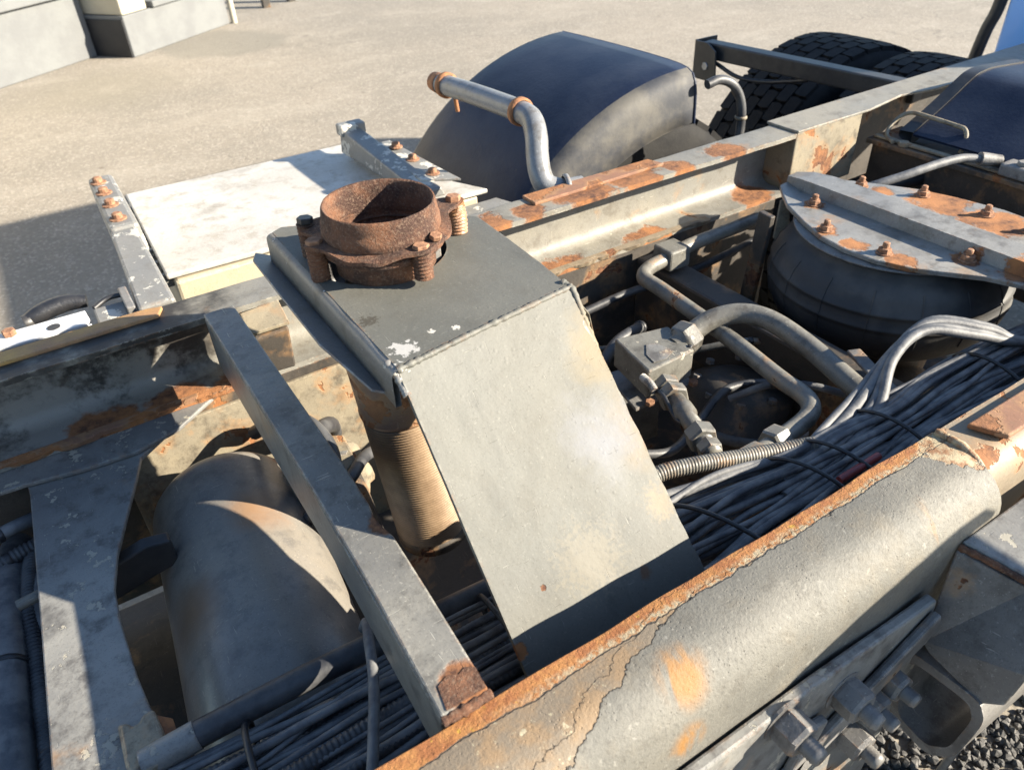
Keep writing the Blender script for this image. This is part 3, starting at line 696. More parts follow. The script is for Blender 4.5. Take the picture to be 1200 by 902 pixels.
# ================================================================ EXHAUST GUARD
def guard():
    g = thing('exhaust_guard', 'folded grey sheet steel exhaust guard with a round hole and sloping front', 'exhaust guard', (.31, .6, .9))
    zt = 1.15
    # top plate with a round hole: ring of quads between outline and hole
    out = [(.207, .551), (.26, .558), (.32, .566), (.37, .573), (.422, .580), (.427, .64), (.431, .71), (.434, .79), (.40, .823), (.35, .850), (.28, .885), (.222, .913), (.208, .905), (.207, .80), (.207, .70), (.207, .62)]
    cx, cy, rh = .293, .776, .079
    n = 64; O = []
    def ray_out(a):
        d = Vector((math.cos(a), math.sin(a))); best = None
        for i in range(len(out)):
            p = Vector(out[i]); q = Vector(out[(i + 1) % len(out)]); e = q - p
            den = d.x * e.y - d.y * e.x
            if abs(den) < 1e-9: continue
            w = p - Vector((cx, cy)); t = (w.x * e.y - w.y * e.x) / den; u = (w.x * d.y - w.y * d.x) / den
            if t > 0 and -1e-6 <= u <= 1 + 1e-6 and (best is None or t < best): best = t
        return Vector((cx, cy)) + d * best
    angs = [2 * math.pi * i / n for i in range(n)] + [math.atan2(p[1] - cy, p[0] - cx) % (2 * math.pi) for p in out]
    angs = sorted(set(round(a, 6) for a in angs)); n = len(angs)
    O = [ray_out(a) for a in angs]; H = [Vector((cx + rh * math.cos(a), cy + rh * math.sin(a))) for a in angs]
    H = [h if (o - Vector((cx, cy))).length > rh + .004 else Vector((cx, cy)) + (o - Vector((cx, cy))) * .95 for h, o in zip(H, O)]
    vs = []; fs = []
    for z in (zt, zt - .005):
        vs += [(p.x, p.y, z) for p in O] + [(p.x, p.y, z) for p in H]
    for i in range(n):
        j = (i + 1) % n
        fs += [(i, j, n + j, n + i), (2 * n + i, 3 * n + i, 3 * n + j, 2 * n + j), (i, 2 * n + i, 2 * n + j, j), (n + i, n + j, 3 * n + j, 3 * n + i)]
    MB().add(vs, fs).build('top_plate', M['guard'], g)
    # left wall: rolled edge, wall, then a flange turned outwards
    def strip(prof, ys, name, mat, taper=None):
        m = MB(); vs = []; fs = []; k = len(prof)
        for y in ys:
            for (x, z) in prof: vs.append((x, y, z + .0006 * mnoise.noise(Vector((x * 40, y * 25, z * 40)))))
        for i in range(len(ys) - 1):
            for j in range(k - 1): a = i * k + j; fs.append((a, a + 1, a + k + 1, a + k))
        return m.add(vs, fs, True).build(name, mat, g)
    ys = [.545 + .018 * i for i in range(21)]
    prof = [(.2075, 1.1495), (.2045, 1.1490), (.2015, 1.1475), (.1995, 1.145), (.1990, 1.141), (.1985, 1.110), (.2045, 1.110), (.205, 1.143)]
    w = strip(prof, ys, 'side_wall', M['guard_side'])
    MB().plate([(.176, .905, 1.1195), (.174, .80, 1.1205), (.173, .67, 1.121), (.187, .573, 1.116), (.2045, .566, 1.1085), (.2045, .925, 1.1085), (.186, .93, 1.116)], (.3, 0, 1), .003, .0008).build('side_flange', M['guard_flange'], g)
    # sloping front
    a0, a1 = Vector((.207, .549, 1.1495)), Vector((.422, .578, 1.1495))
    b0, b1 = Vector((.2075, .318, .895)), Vector((.4215, .308, .895))
    nn = (a1 - a0).cross(b0 - a0).normalized()
    if nn.y > 0: nn = -nn
    vs = []; fs = []; NU, NV = 26, 40
    for i in range(NV + 1):
        for j in range(NU + 1):
            u = j / NU; v = i / NV
            p = a0.lerp(a1, u).lerp(b0.lerp(b1, u), v)
            p += nn * (.0011 * mnoise.noise(p * 16) + .0005 * mnoise.noise(p * 55))
            if j == NU: p.x += .0018 * mnoise.noise(p * 60)
            vs.append(p)
    for i in range(NV):
        for j in range(NU): a = i * (NU + 1) + j; fs.append((a, a + 1, a + NU + 2, a + NU + 1))
    fr = MB().add(vs, fs, True)
    k = len(vs); vs2 = [p - nn * .005 for p in vs]; fr.add(vs2, [tuple(reversed(f)) for f in fs], True)
    rim = [j for j in range(NU + 1)] + [i * (NU + 1) + NU for i in range(1, NV + 1)] + [NV * (NU + 1) + j for j in range(NU - 1, -1, -1)] + [i * (NU + 1) for i in range(NV - 1, 0, -1)]
    fr.add([vs[i] for i in rim] + [vs2[i] for i in rim], [(i, (i + 1) % len(rim), len(rim) + (i + 1) % len(rim), len(rim) + i) for i in range(len(rim))])
    fr.build('front_plate', M['guard'], g)
    # weld beads: top fold, right corner lumps, left fold
    rr = lambda d, i: 1 + .6 * mnoise.noise(Vector((d * 160, 1, 0))) + .3 * mnoise.noise(Vector((d * 420, 5, 0)))
    MB().tube([(.206, .548, 1.1475), (.30, .561, 1.1485), (.424, .578, 1.1480)], .0032, 8, 40, rfun=rr).build('weld_bead', M['guard'], g)
    MB().tube([(.420, .590, 1.149), (.4245, .577, 1.146), (.4235, .555, 1.123), (.4225, .525, 1.089), (.4222, .50, 1.062)], .0040, 8, 14, rfun=rr).build('weld_bead', M['guard'], g)
    MB().tube([(.204, .566, 1.146), (.205, .551, 1.144), (.2065, .542, 1.134), (.207, .533, 1.127)], .0042, 8, 10, rfun=rr).build('weld_bead', M['arm'], g)
    # right wall and lug
    MB().plate([(.4215, .578, 1.145), (.4215, .60, 1.10), (.4215, .78, 1.10), (.434, .79, 1.145)], (-1, 0, 0), .004, .0005).build('side_wall', M['guard_side'], g)
    MB().plate([(.4205, .574, 1.1455), (.4205, .428, 1.0075), (.4205, .500, 1.034), (.4205, .605, 1.105)], (-1, 0, 0), .004, .0005).build('shade_skirt', M['guard_side'], g)  # unseen skirt added, shaped to trim the sunlight reaching the tank
    MB().plate([(.428, .575, 1.135), (.437, .560, 1.118), (.437, .552, 1.098), (.431, .546, 1.085), (.426, .556, 1.080), (.426, .58, 1.12)], (0, .8, .5), .005, .001).build('lug', M['guard'], g)
guard()

# ================================================================ EXHAUST OUTLET AND BELLOWS
def exhaust():
    e = thing('exhaust_outlet', 'heavily rusted round exhaust outlet with clamp flange standing in the guard', 'exhaust pipe', (.29, .745, 1.10))
    c = (.289, .745, 0)
    pr = [(.040, 1.165), (.042, 1.170), (.052, 1.180), (.0625, 1.188), (.0655, 1.195), (.0650, 1.206), (.0635, 1.208), (.0634, 1.212), (.0618, 1.2225), (.0605, 1.225), (.0582, 1.2225), (.0575, 1.213), (.0575, 1.195), (.0570, 1.180), (.0560, 1.150), (.0450, 1.148)]
    MB().lathe(pr, c, (0, 0, 1), 96, True, .0007, 110).build('pipe', M['heavy_rust'], e)
    MB().lathe([(.050, 1.04), (.050, 1.165), (.060, 1.172), (.056, 1.176), (.045, 1.165), (.045, 1.04)], c, (0, 0, 1), 64, True, .0008, 90).build('lower_pipe', M['dark'], e)  # dark material paints in the shade below the clamp flange
    # wavy clamp flange with four ears
    ears = [(.226, .815), (.2135, .7535), (.300, .672), (.390, .765)]
    vs = []; fs = []; n = 192
    for z in (1.1915, 1.1875):
        for i in range(n):
            a = 2 * math.pi * i / n; d = Vector((math.cos(a), math.sin(a))); r = .0765
            for (x, y) in ears:
                v = Vector((x - c[0], y - c[1])); da = math.atan2(d.x * v.y - d.y * v.x, d.dot(v))
                r = max(r, .0765 + (v.length + .011 - .0765) * math.exp(-(da / .19) ** 2))
            wz = .0035 * math.sin(a * 4 + 1.0) + .003 * mnoise.noise(Vector((d.x * 3, d.y * 3, 0)))
            vs.append((c[0] + d.x * r, c[1] + d.y * r, z + wz - (r - .0735) * .10))
        for i in range(n):
            a = 2 * math.pi * i / n; vs.append((c[0] + math.cos(a) * .056, c[1] + math.sin(a) * .056, z + .002))
    for i in range(n):
        j = (i + 1) % n
        fs += [(i, j, n + j, n + i), (2 * n + i, 3 * n + i, 3 * n + j, 2 * n + j), (i, 2 * n + i, 2 * n + j, j)]
    fl = MB().add(vs, fs, True).build('clamp_flange', M['heavy_rust'], e, 50)
    MB().lathe([(.038, 1.170), (.064, 1.172), (.068, 1.176), (.068, 1.181), (.050, 1.184)], c, (0, 0, 1), 72, True, .0012, 120).build('lower_flange', M['heavy_rust'], e)
    for i, (x, y) in enumerate(ears):
        h = .038 if i != 2 else .026
        zb = 1.1855
        b = MB().tube([(x, y, zb + .004), (x + (.003 if i == 3 else 0), y, zb - h / 2), (x + (.002 if i == 3 else 0), y, zb - h)], .0100 if i != 3 else .0115, 16, 6, step=.0008, rfun=corr(.0042, .10)).build('spring', M['heavy_rust'] if i != 3 else M['collar'], fl)
        MB().hexnut((x, y, 1.1905), (0.05, .05, 1), .0092, .0068).build('bolt_head', M['nut_rust'] if i else M['black'], fl)
    MB().hexnut((.322, .680, 1.1950), (0, -.2, 1), .007, .005).build('bolt_head', M['nut_rust'], e)
    MB().box((.335, .725, 1.118), (.349, .742, 1.166), .002).build('locating_tab', M['arm'], e)
    MB().lathe([(.034, 1.075), (.084, 1.082), (.088, 1.095), (.088, 1.144)], (.293, .776, 0), (0, 0, 1), 48).build('shade_liner', M['black'], e)  # black liner added so the hole through the guard stays dark

    f = thing('exhaust_bellows', 'ribbed brown flexible exhaust pipe below the guard, left of its slope', 'flexible pipe', (.27, .735, .74))
    A = Vector((.258, .722, 1.105)); B = Vector((.289, .722, .735)); ax = (B - A); Ln = ax.length; ax.normalize()
    cl = [(.0495, 0), (.0505, .03), (.0508, .128), (.0520, .131), (.0520, .135), (.049, .138)]
    MB().lathe(cl, A, ax, 48, True, .0006, 60).build('collar', M['collar'], f)
    pr = []; k = 0; z = .139
    while z < Ln - .02:
        pr += [(.0482, z), (.0504, z + .0012), (.0504, z + .0023), (.0482, z + .0034)]; z += .0042
    MB().lathe(pr, A, ax, 56, True).build('bellows', M['bellows'], f)
    MB().lathe([(.047, Ln - .02), (.051, Ln - .016), (.051, Ln), (.04, Ln + .01), (0, Ln + .01)], A, ax, 40, True).build('end_ring', M['dark'], f)
exhaust()

# ================================================================ AIR TANK
def tank():
    t = thing('air_tank', 'big grey cylindrical air tank lying between the rails left of the strut', 'air tank', (.02, .75, .66))
    A = Vector((.056, .940, .728)); B = Vector((.006, .385, .728)); ax = (B - A); Ln = ax.length; ax.normalize(); r = .109
    pr = [(0, -.030), (.04, -.0285), (.07, -.024), (.090, -.016), (.101, -.006), (.1065, .005), (.1085, .014), (r, .024), (r, Ln * .5), (r, Ln - .115), (r - .0012, Ln - .113), (r - .0012, Ln - .110), (r, Ln - .108), (r, Ln - .03), (r - .01, Ln), (.07, Ln + .03), (0, Ln + .05)]
    MB().lathe(pr, A, ax, 72, True, .0006, 12).build('shell', M['tank'], t)
    p = A + ax * .50
    MB().lathe([(r + .0005, 0), (r + .002, .002), (r + .002, .005), (r + .0005, .007)], p, ax, 72).build('weld_seam', M['tank'], t)
    MB().plate([(-.12, .80, .78), (-.03, .80, .80), (-.03, .80, .84), (-.06, .80, .846), (-.12, .80, .83)], (0, 1, 0), .02, .003).build('strap_bracket', M['black'], t)
    rod = thing('hose_pipe', 'thick black tube with a pale worn end lying along the air tank foot', 'tube', (.02, .50, .85))
    MB().tube([(-.066, .500, .868), (.03, .497, .871), (.13, .495, .868), (.28, .50, .85)], .0135, 16, 8).build('sleeve', M['conduit'], rod)
    MB().tube([(-.115, .500, .865), (-.065, .500, .868)], .0145, 16, 4).build('bare_end', M['gusset'], rod)
    cl = thing('cable_clip', 'small cream notched clip bolted on the curved plate at the bottom left', 'clip', (-.11, .52, .861))
    MB().plate([(-.127, .549, .862), (-.118, .547, .862), (-.115, .540, .862), (-.109, .540, .862), (-.105, .546, .862), (-.094, .548, .862), (-.091, .52, .862), (-.094, .489, .862), (-.112, .484, .862), (-.116, .492, .862), (-.122, .487, .862), (-.128, .50, .862)], (0, 0, 1), .012, .003).build('body', M['cream'], cl)
    MB().plate([(-.096, .548, .858), (-.085, .542, .850), (-.084, .50, .850), (-.096, .488, .858)], (.7, 0, .7), .004, .001).build('lip', M['clamp'], cl)
tank()

# ================================================================ CABLES
def bundle(name, label, loc, paths, ties, kinds, cat='cable bundle'):
    b = thing(name, label, cat, loc)
    for i, (pts, r) in enumerate(paths):
        k = kinds[i % len(kinds)] if not isinstance(kinds, dict) else kinds.get(i, 'hose')
        if k == 'conduit': MB().tube(pts, r, 12, 8, rfun=corr(.0056, .09), step=.0014).build('corrugated_conduit', M['conduit'], b)
        elif k == 'sleeve': MB().tube(pts, r, 12, 8, rfun=corr(.004, .05), step=.001).build('corrugated_conduit', M['pipe'], b)
        elif k == 'red': MB().tube(pts, r, 10, 8).build('cable', M['red_cable'], b)
        else: MB().tube(pts, r, 10, 8, rfun=lambda d, j, i=i: 1 + .06 * mnoise.noise(Vector((d * 30, i, 0)))).build('cable', M['hose'], b)
    for (pts, r) in ties:
        z = MB().tube(pts + [pts[0]], r, 8, 8).build('zip_tie', M['zip'], b)
    return b
def cables():
    rn = random.Random(11)
    # right hand bundle along the inside of the near rail
    paths = []; kinds = {}
    for i in range(48):
        row = i % 12; col = i // 12
        y = .330 + row * .0098 + rn.uniform(-.004, .004); z = .852 + col * .0095 + (row * .0010) + rn.uniform(-.004, .004)
        r = rn.choice([.0034, .0042, .0050, .0058, .0046, .0066, .0038])
        sw = [rn.uniform(-.013, .013) for _ in range(8)]
        fan = (row - 4.8) * .0066
        pts = [(.34 + rn.uniform(-.03, .02), y + fan * 1.3 + .01, z - .03), (.45, y + fan + sw[0], z - .006), (.56, y + fan * .5 + sw[1], z + sw[2] * .5), (.66, y - fan * .1 + sw[1] * .4, z + .006),
               (.74, y + .002 - fan * .3 + sw[3], z + .010 + sw[4] * .4), (.83, y + .004 - fan * .3 + sw[5], z + .010), (.94, y + .006 - fan * .1 + sw[6], z + .012 + sw[4] * .5), (1.10, y + sw[7], z + .010), (1.35, y - .01, z)]
        paths.append((pts, r)); kinds[i] = 'hose'
    # looping fat hoses that rise out of the bundle
    for k in range(4):
        d = k * .0125 + rn.uniform(-.003, .003)
        paths.append(([(.60 + d, .385 + d, .880), (.74, .405 + d, .888 + d * .3), (.82, .425 + d, .900), (.885 + d, .462 + d * .5, .930), (.96 + d, .470 + d * .3, .945), (1.03 + d, .435, .93), (1.12, .40, .905), (1.30, .385, .89)], [.0072, .0062, .0078, .0055, .0068][k])); kinds[len(paths) - 1] = 'hose'
    paths.append(([(.46, .50, .872), (.50, .505, .890), (.55, .488, .895), (.62, .462, .893), (.70, .43, .895)], .0105)); kinds[len(paths) - 1] = 'sleeve'
    paths.append(([(.45, .352, .858), (.60, .342, .862), (.75, .338, .866), (.95, .336, .868)], .011)); kinds[len(paths) - 1] = 'conduit'
    paths.append(([(.665, .366, .9010), (.70, .365, .9035), (.735, .365, .9045)], .0050)); kinds[len(paths) - 1] = 'red'
    ties = []
    for x, sl in ((.645, .02), (.70, .016), (.80, .01), (.50, .03), (1.02, 0)):
        w = .060 if x > .55 else .072
        ties.append(([(x - sl * math.cos(R(q)), .391 + w * math.cos(R(q)), .878 + (.034 + .004 * math.cos(R(q))) * math.sin(R(q))) for q in range(0, 360, 30)], .0028))
    bundle('cable_bundle', 'thick bundle of dusty black cables tied along the near rail, right of the guard', (.7, .39, .85), paths, ties, kinds)
    # left hand bundle: passes below the strut
    paths = []; kinds = {}
    for i in range(15):
        row = i % 8; col = i // 8
        y = .335 + row * .0185 + rn.uniform(-.004, .004); z = .835 + col * .016 + rn.uniform(-.003, .003)
        r = rn.choice([.0062, .0075, .0088])
        pts = [(-.40, y + .02, z), (-.20, y + .014 + rn.uniform(-.005, .005), z - .004), (-.05, y + rn.uniform(-.005, .005), z), (.08, y + rn.uniform(-.007, .007), z + .004), (.20, y + rn.uniform(-.007, .007), z + .002), (.33, y + .005, z - .004)]
        paths.append((pts, r)); kinds[i] = 'hose'
    for (y, z, r) in ((.455, .860, .0075), (.415, .864, .0085), (.362, .860, .0075), (.385, .866, .006)):
        paths.append(([(-.40, y + .015, z - .005), (-.15, y + .01, z), (-.02, y, z + .002), (.12, y + .004, z + .002), (.33, y + .01, z - .01)], r)); kinds[len(paths) - 1] = 'conduit'
    for i in range(30):
        y = .332 + (i % 15) * .0100 + rn.uniform(-.004, .004); z = .860 + (i // 15) * .008 + rn.uniform(-.003, .003); s1, s2, s3 = [rn.uniform(-.012, .012) for _ in range(3)]
        paths.append(([(-.40, y + .02, z), (-.20, y + .014 + s1, z - .002), (-.05, y + s2, z), (.08, y + s3, z + .004), (.20, y + s1, z + .002), (.33, y + .005, z - .012)], rn.choice([.0028, .0036, .0044]))); kinds[len(paths) - 1] = 'hose'
    ties = [([(-.040, .35, .84), (-.034, .37, .878), (-.03, .42, .886), (-.026, .47, .880), (-.02, .49, .85), (-.03, .42, .82)], .0034),
            ([(.235, .36, .84), (.236, .40, .875), (.237, .45, .878), (.238, .49, .86), (.236, .43, .82)], .0034)]
    bundle('cable_bundle', 'bundle of black cables and ribbed conduits passing under the strut, bottom left', (0, .41, .83), paths, ties, kinds)
    lp = thing('loose_cable', 'single thin black cable looping up over the bottom left cables', 'cable', (.08, .42, .88))
    MB().tube([(.02, .33, .87), (.05, .355, .885), (.075, .40, .893), (.095, .445, .892), (.108, .485, .892), (.118, .52, .875), (.12, .55, .83)], .0055, 10, 8).build('cable', M['hose'], lp)
    # hoses left of the curved plate
    ho = [([(-.245, .60, .78), (-.235, .75, .795), (-.225, .90, .79), (-.215, 1.0, .76)], .022, 'hose'),
          ([(-.22, .45, .76), (-.208, .62, .785), (-.205, .75, .79), (-.200, .85, .80), (-.185, .95, .79), (-.15, 1.02, .76)], .011, 'conduit'),
          ([(-.20, .45, .75), (-.19, .66, .775), (-.185, .76, .79), (-.190, .84, .80), (-.165, .93, .79), (-.10, .98, .77)], .010, 'hose'),
          ([(-.26, .93, .82), (-.22, .955, .825), (-.17, .97, .82), (-.10, .985, .80)], .009, 'hose'),
          ([(-.27, .90, .80), (-.22, .925, .805), (-.16, .94, .80), (-.10, .95, .78)], .010, 'conduit')]
    labs = ['fat dusty black hose at the left edge beside the curved plate', 'ribbed black conduit running between the fat hose and the curved plate', 'smooth black hose bending round close to the curved plate',
            'thin black hose crossing the corner under the riveted plate', 'ribbed conduit crossing below the thin hose in the left corner']
    for i, (p, r, k) in enumerate(ho):
        h = thing('rubber_hose', labs[i], 'hose', p[0], 'hoses left of the curved plate')
        if k == 'hose': MB().tube(p, r, 14, 10).build('hose', M['hose'], h)
        else: MB().tube(p, r, 12, 10, rfun=corr(.0056, .09), step=.0014).build('hose', M['conduit'], h)
        MB().lathe([(r * 1.04, 0), (r * 1.12, .001), (r * 1.12, .006), (r * 1.04, .007)], Vector(p[1]), Vector(p[2]) - Vector(p[1]), 16).build('band', M['zip'], h)
    fit = thing('hose_fitting', 'small grey pipe fitting poking out beside the curved plate', 'fitting', (-.19, .81, .82))
    MB().tube([(-.207, .815, .825), (-.165, .815, .83)], .007, 12, 3).build('stem', M['pipe'], fit)
    MB().hexnut((-.172, .815, .829), (1, 0, .1), .011, .02).build('nut', M['pipe'], fit)
cables()

# ================================================================ VALVE BLOCK AND PIPES
def valve():
    v = thing('valve_block', 'grey hydraulic valve block with flaking paint right of the guard', 'valve block', (.70, .73, .84))
    tp = [(.640, .745), (.735, .770), (.785, .705), (.690, .668)]
    tp = [(.662, .785), (.755, .764), (.742, .690), (.648, .686)]
    zt = .882
    b = MB().hexa([(x, y, zt - .052) for x, y in reversed(tp)][::-1] + [(x, y, zt) for x, y in tp], .003).build('block', M['block'], v)
    MB().plate([(.672, .720, zt + .0005), (.690, .742, zt + .0005), (.705, .735, zt + .0005), (.712, .705, zt + .0005), (.69, .695, zt + .0005), (.668, .698, zt + .0005)], (0, 0, 1), .001, 0).build('dirt_cake', M['gusset'], v)
    MB().lathe([(0, 0), (.004, 0), (.004, .0012), (0, .0012)], (.742, .70, zt), (0, 0, 1), 12).build('screw_hole', M['black'], v)
    # side fittings below the block, stepping towards the bundle
    p0 = Vector((.668, .672, .858)); p1 = Vector((.606, .508, .868)); ax = (p1 - p0).normalized(); Ln = (p1 - p0).length
    for t, r, h in ((.00, .021, .018), (.14, .023, .020), (.70, .0215, .024)):
        MB().hexnut(p0 + ax * Ln * t, ax, r, h).build('hex_nut', M['pipe'], v)
    MB().lathe([(.014, .02), (.014, Ln * .36), (.0165, Ln * .37), (.0165, Ln * .48), (.0130, Ln * .50), (.013, Ln), (0, Ln)], p0, ax, 24).build('stem', M['pipe'], v)
    MB().hexnut(p0 + ax * Ln * .88, ax, .017, .018).build('hex_nut', M['pipe'], v)
    MB().tube([(.64, .668, .862), (.635, .64, .872), (.625, .60, .86), (.625, .57, .86), (.615, .555, .84), (.62, .53, .82)], .0033, 8, 8).build('wire', M['zip'], v)
    MB().tube([(.640, .690, .872), (.637, .672, .874), (.634, .655, .870)], .006, 8, 8, rfun=corr(.003, .12), step=.0008).build('wire_boot', M['arm'], v)

    a = thing('steel_pipe', 'grey bent steel pipe making a long U from the far rail past the valve block', 'pipe', (.8, .7, .85))
    path = [(1.20, .975, .872), (1.08, .972, .872), (.99, .968, .872), (.925, .955, .872), (.872, .945, .872), (.842, .925, .872), (.838, .895, .872), (.836, .86, .872), (.820, .70, .872), (.800, .575, .872), (.797, .53, .872), (.785, .502, .872), (.755, .486, .872), (.70, .478, .872), (.655, .474, .872)]
    MB().tube(path, .0135, 16, 6).build('pipe', M['pipe'], a); ap = a.children[0]
    MB().box((.915, .935, .852), (.965, .985, .892), .004, 2).build('clamp', M['block'], a)
    MB().hexnut((.700, .478, .872), (-1, -.05, 0), .0215, .026).build('hex_nut', M['pipe'], ap)
    MB().hexnut((.655, .473, .872), (-1, -.02, 0), .018, .04).build('hex_nut', M['pipe'], ap)
    c = thing('steel_pipe', 'fat grey pipe arching from the valve block over to the cable bundle', 'pipe', (.85, .6, .86))
    MB().tube([(.742, .728, .868), (.775, .732, .876), (.815, .728, .890), (.855, .705, .898), (.878, .665, .896), (.883, .60, .886), (.878, .53, .874), (.870, .46, .862), (.868, .44, .858)], .0165, 18, 7).build('pipe', M['pipe'], c); cp = c.children[0]
    MB().hexnut((.752, .729, .870), (1, .05, .25), .028, .026).build('hex_nut', M['pipe'], cp)
    MB().lathe([(.019, 0), (.019, .012), (.024, .014), (.024, .03), (.018, .032)], (.736, .727, .866), (1, .05, .25), 20).build('collar', M['pipe'], c)
    MB().hexnut((.872, .475, .865), (-.05, -1, -.12), .024, .024).build('hex_nut', M['darkgrey'], cp)
    d = thing('flat_bracket', 'narrow dark flat bracket lying behind the fat arched pipe', 'bracket', (.95, .50, .85))
    MB().beam((.95, .56, .868), (.905, .455, .868), .022, .006).build('bar', M['darkgrey'], d)
    MB().hexnut((.80, .52, .80), (-.3, -.3, .9), .014, .014).build('nut', M['darkgrey'], d)
    x = thing('axle_housing', 'dark oily axle housing added deep below the pipes to block light', 'axle', (.85, .66, .35))  # axle put in to block light from the gap below the pipes
    MB().lathe([(0, -.42), (.06, -.42), (.075, -.25), (.09, -.14), (.17, -.08), (.19, 0), (.17, .08), (.09, .14), (.075, .25), (.06, .42), (0, .42)], (1.15, .66, .55), (0, 1, 0), 40).build('housing', M['dark'], x)
    MB().lathe([(.05, 0), (.05, .35), (.09, .38), (.13, .42)], (.65, .66, .52), (1, 0, .04), 24).build('pinion_nose', M['dark'], x)
    MB().lathe([(.045, 0), (.045, 1.1)], (-.45, .70, .50), (1, 0, 0), 24).build('drive_shaft', M['dark'], x)
    # flat dark plate added below the cables, hides the ground and darkens the gap
    u = thing('shade_tray', 'dark tray added deep between the rails to darken the gap', 'tray', (.3, .6, .4))
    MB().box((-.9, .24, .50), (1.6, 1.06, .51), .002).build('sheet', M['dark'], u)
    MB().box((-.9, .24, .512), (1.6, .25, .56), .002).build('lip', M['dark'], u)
valve()

def clutter():
    """smaller lines and fittings in the gap right of the guard"""
    runs = [('air_line', 'thin black air line sagging below the valve block', [(.46, .60, .80), (.54, .62, .815), (.62, .60, .80), (.70, .63, .79), (.80, .66, .80), (.90, .62, .79), (.95, .52, .80)], .007, 'conduit'),
            ('air_line', 'thin grey air line crossing under the long U pipe', [(.50, .92, .80), (.62, .88, .81), (.72, .86, .80), (.82, .78, .80), (.90, .72, .82), (1.0, .66, .80)], .006, 'pipe'),
            ('air_line', 'black air line hugging the far rail below the pipe clamp', [(.55, .99, .82), (.70, .985, .80), (.85, .98, .81), (1.0, .985, .80), (1.2, .98, .82)], .008, 'conduit'),
            ('air_line', 'ribbed black line dropping behind the valve block', [(.60, .80, .70), (.64, .81, .78), (.70, .83, .83), (.78, .86, .82), (.84, .92, .76)], .010, 'conduit'),
            ('air_line', 'thin black line looping under the fat arched pipe', [(.78, .64, .80), (.82, .60, .835), (.86, .56, .84), (.90, .50, .835), (.93, .44, .84)], .006, 'hose')]
    for nm, lab, p, r, m in runs:
        o = thing(nm, lab, 'air line', p[0], 'air lines between the rails')
        MB().tube(p, r, 10, 8).build('hose', M[m], o)
        for q in (1, len(p) - 2):
            d = Vector(p[q + 1]) - Vector(p[q - 1])
            MB().lathe([(r * 1.02, 0), (r * 1.25, .001), (r * 1.25, .008), (r * 1.02, .009)], p[q], d, 12).build('clip', M['zip'], o)
    h = thing('brake_chamber', 'dark round brake chamber deep below the pipes', 'brake chamber', (.86, .66, .62))
    MB().lathe([(0, 0), (.05, 0), (.085, .01), (.092, .03), (.098, .034), (.098, .046), (.092, .05), (.088, .10), (.05, .12), (0, .12)], (.84, .68, .66), (.25, .1, .95), 40).build('body', M['dark'], h)
    MB().lathe([(.094, .032), (.101, .034), (.101, .048), (.094, .050)], (.84, .68, .66), (.25, .1, .95), 40).build('clamp_ring', M['darkgrey'], h)
    for k in range(8):
        a = k * math.pi / 4
        MB().hexnut((.855 + .07 * math.cos(a), .686 + .07 * math.sin(a), .772), (.25, .1, .95), .008, .008).build('nut', M['darkgrey'], h)
    k = thing('junction_box', 'small black junction box with cable glands beside the sloping guard', 'junction box', (.56, .70, .72))
    MB().box((.50, .66, .72), (.58, .74, .775), .006, 2).build('case', M['black'], k)
    MB().box((.496, .656, .777), (.584, .744, .787), .003, 2).build('lid', M['darkgrey'], k)
    for y in (.68, .72):
        MB().hexnut((.584, y, .75), (1, 0, 0), .010, .014).build('gland', M['black'], k)
    b = thing('mounting_bracket', 'bent dark bracket holding the valve block', 'bracket', (.70, .75, .80))
    MB().plate([(.64, .70, .80), (.66, .80, .80), (.77, .785, .80), (.76, .70, .80)], (0, 0, 1), .006, .001).build('shelf', M['darkgrey'], b)
    MB().plate([(.66, .802, .80), (.77, .787, .80), (.78, .79, .62), (.67, .805, .62)], (0, 1, 0), .006, .001).build('web', M['darkgrey'], b)
    for x, y in ((.665, .70), (.755, .70)):
        MB().hexnut((x, y - .004, .806), (0, 0, 1), .008, .007).build('bolt', M['nut_rust'], b)
clutter()

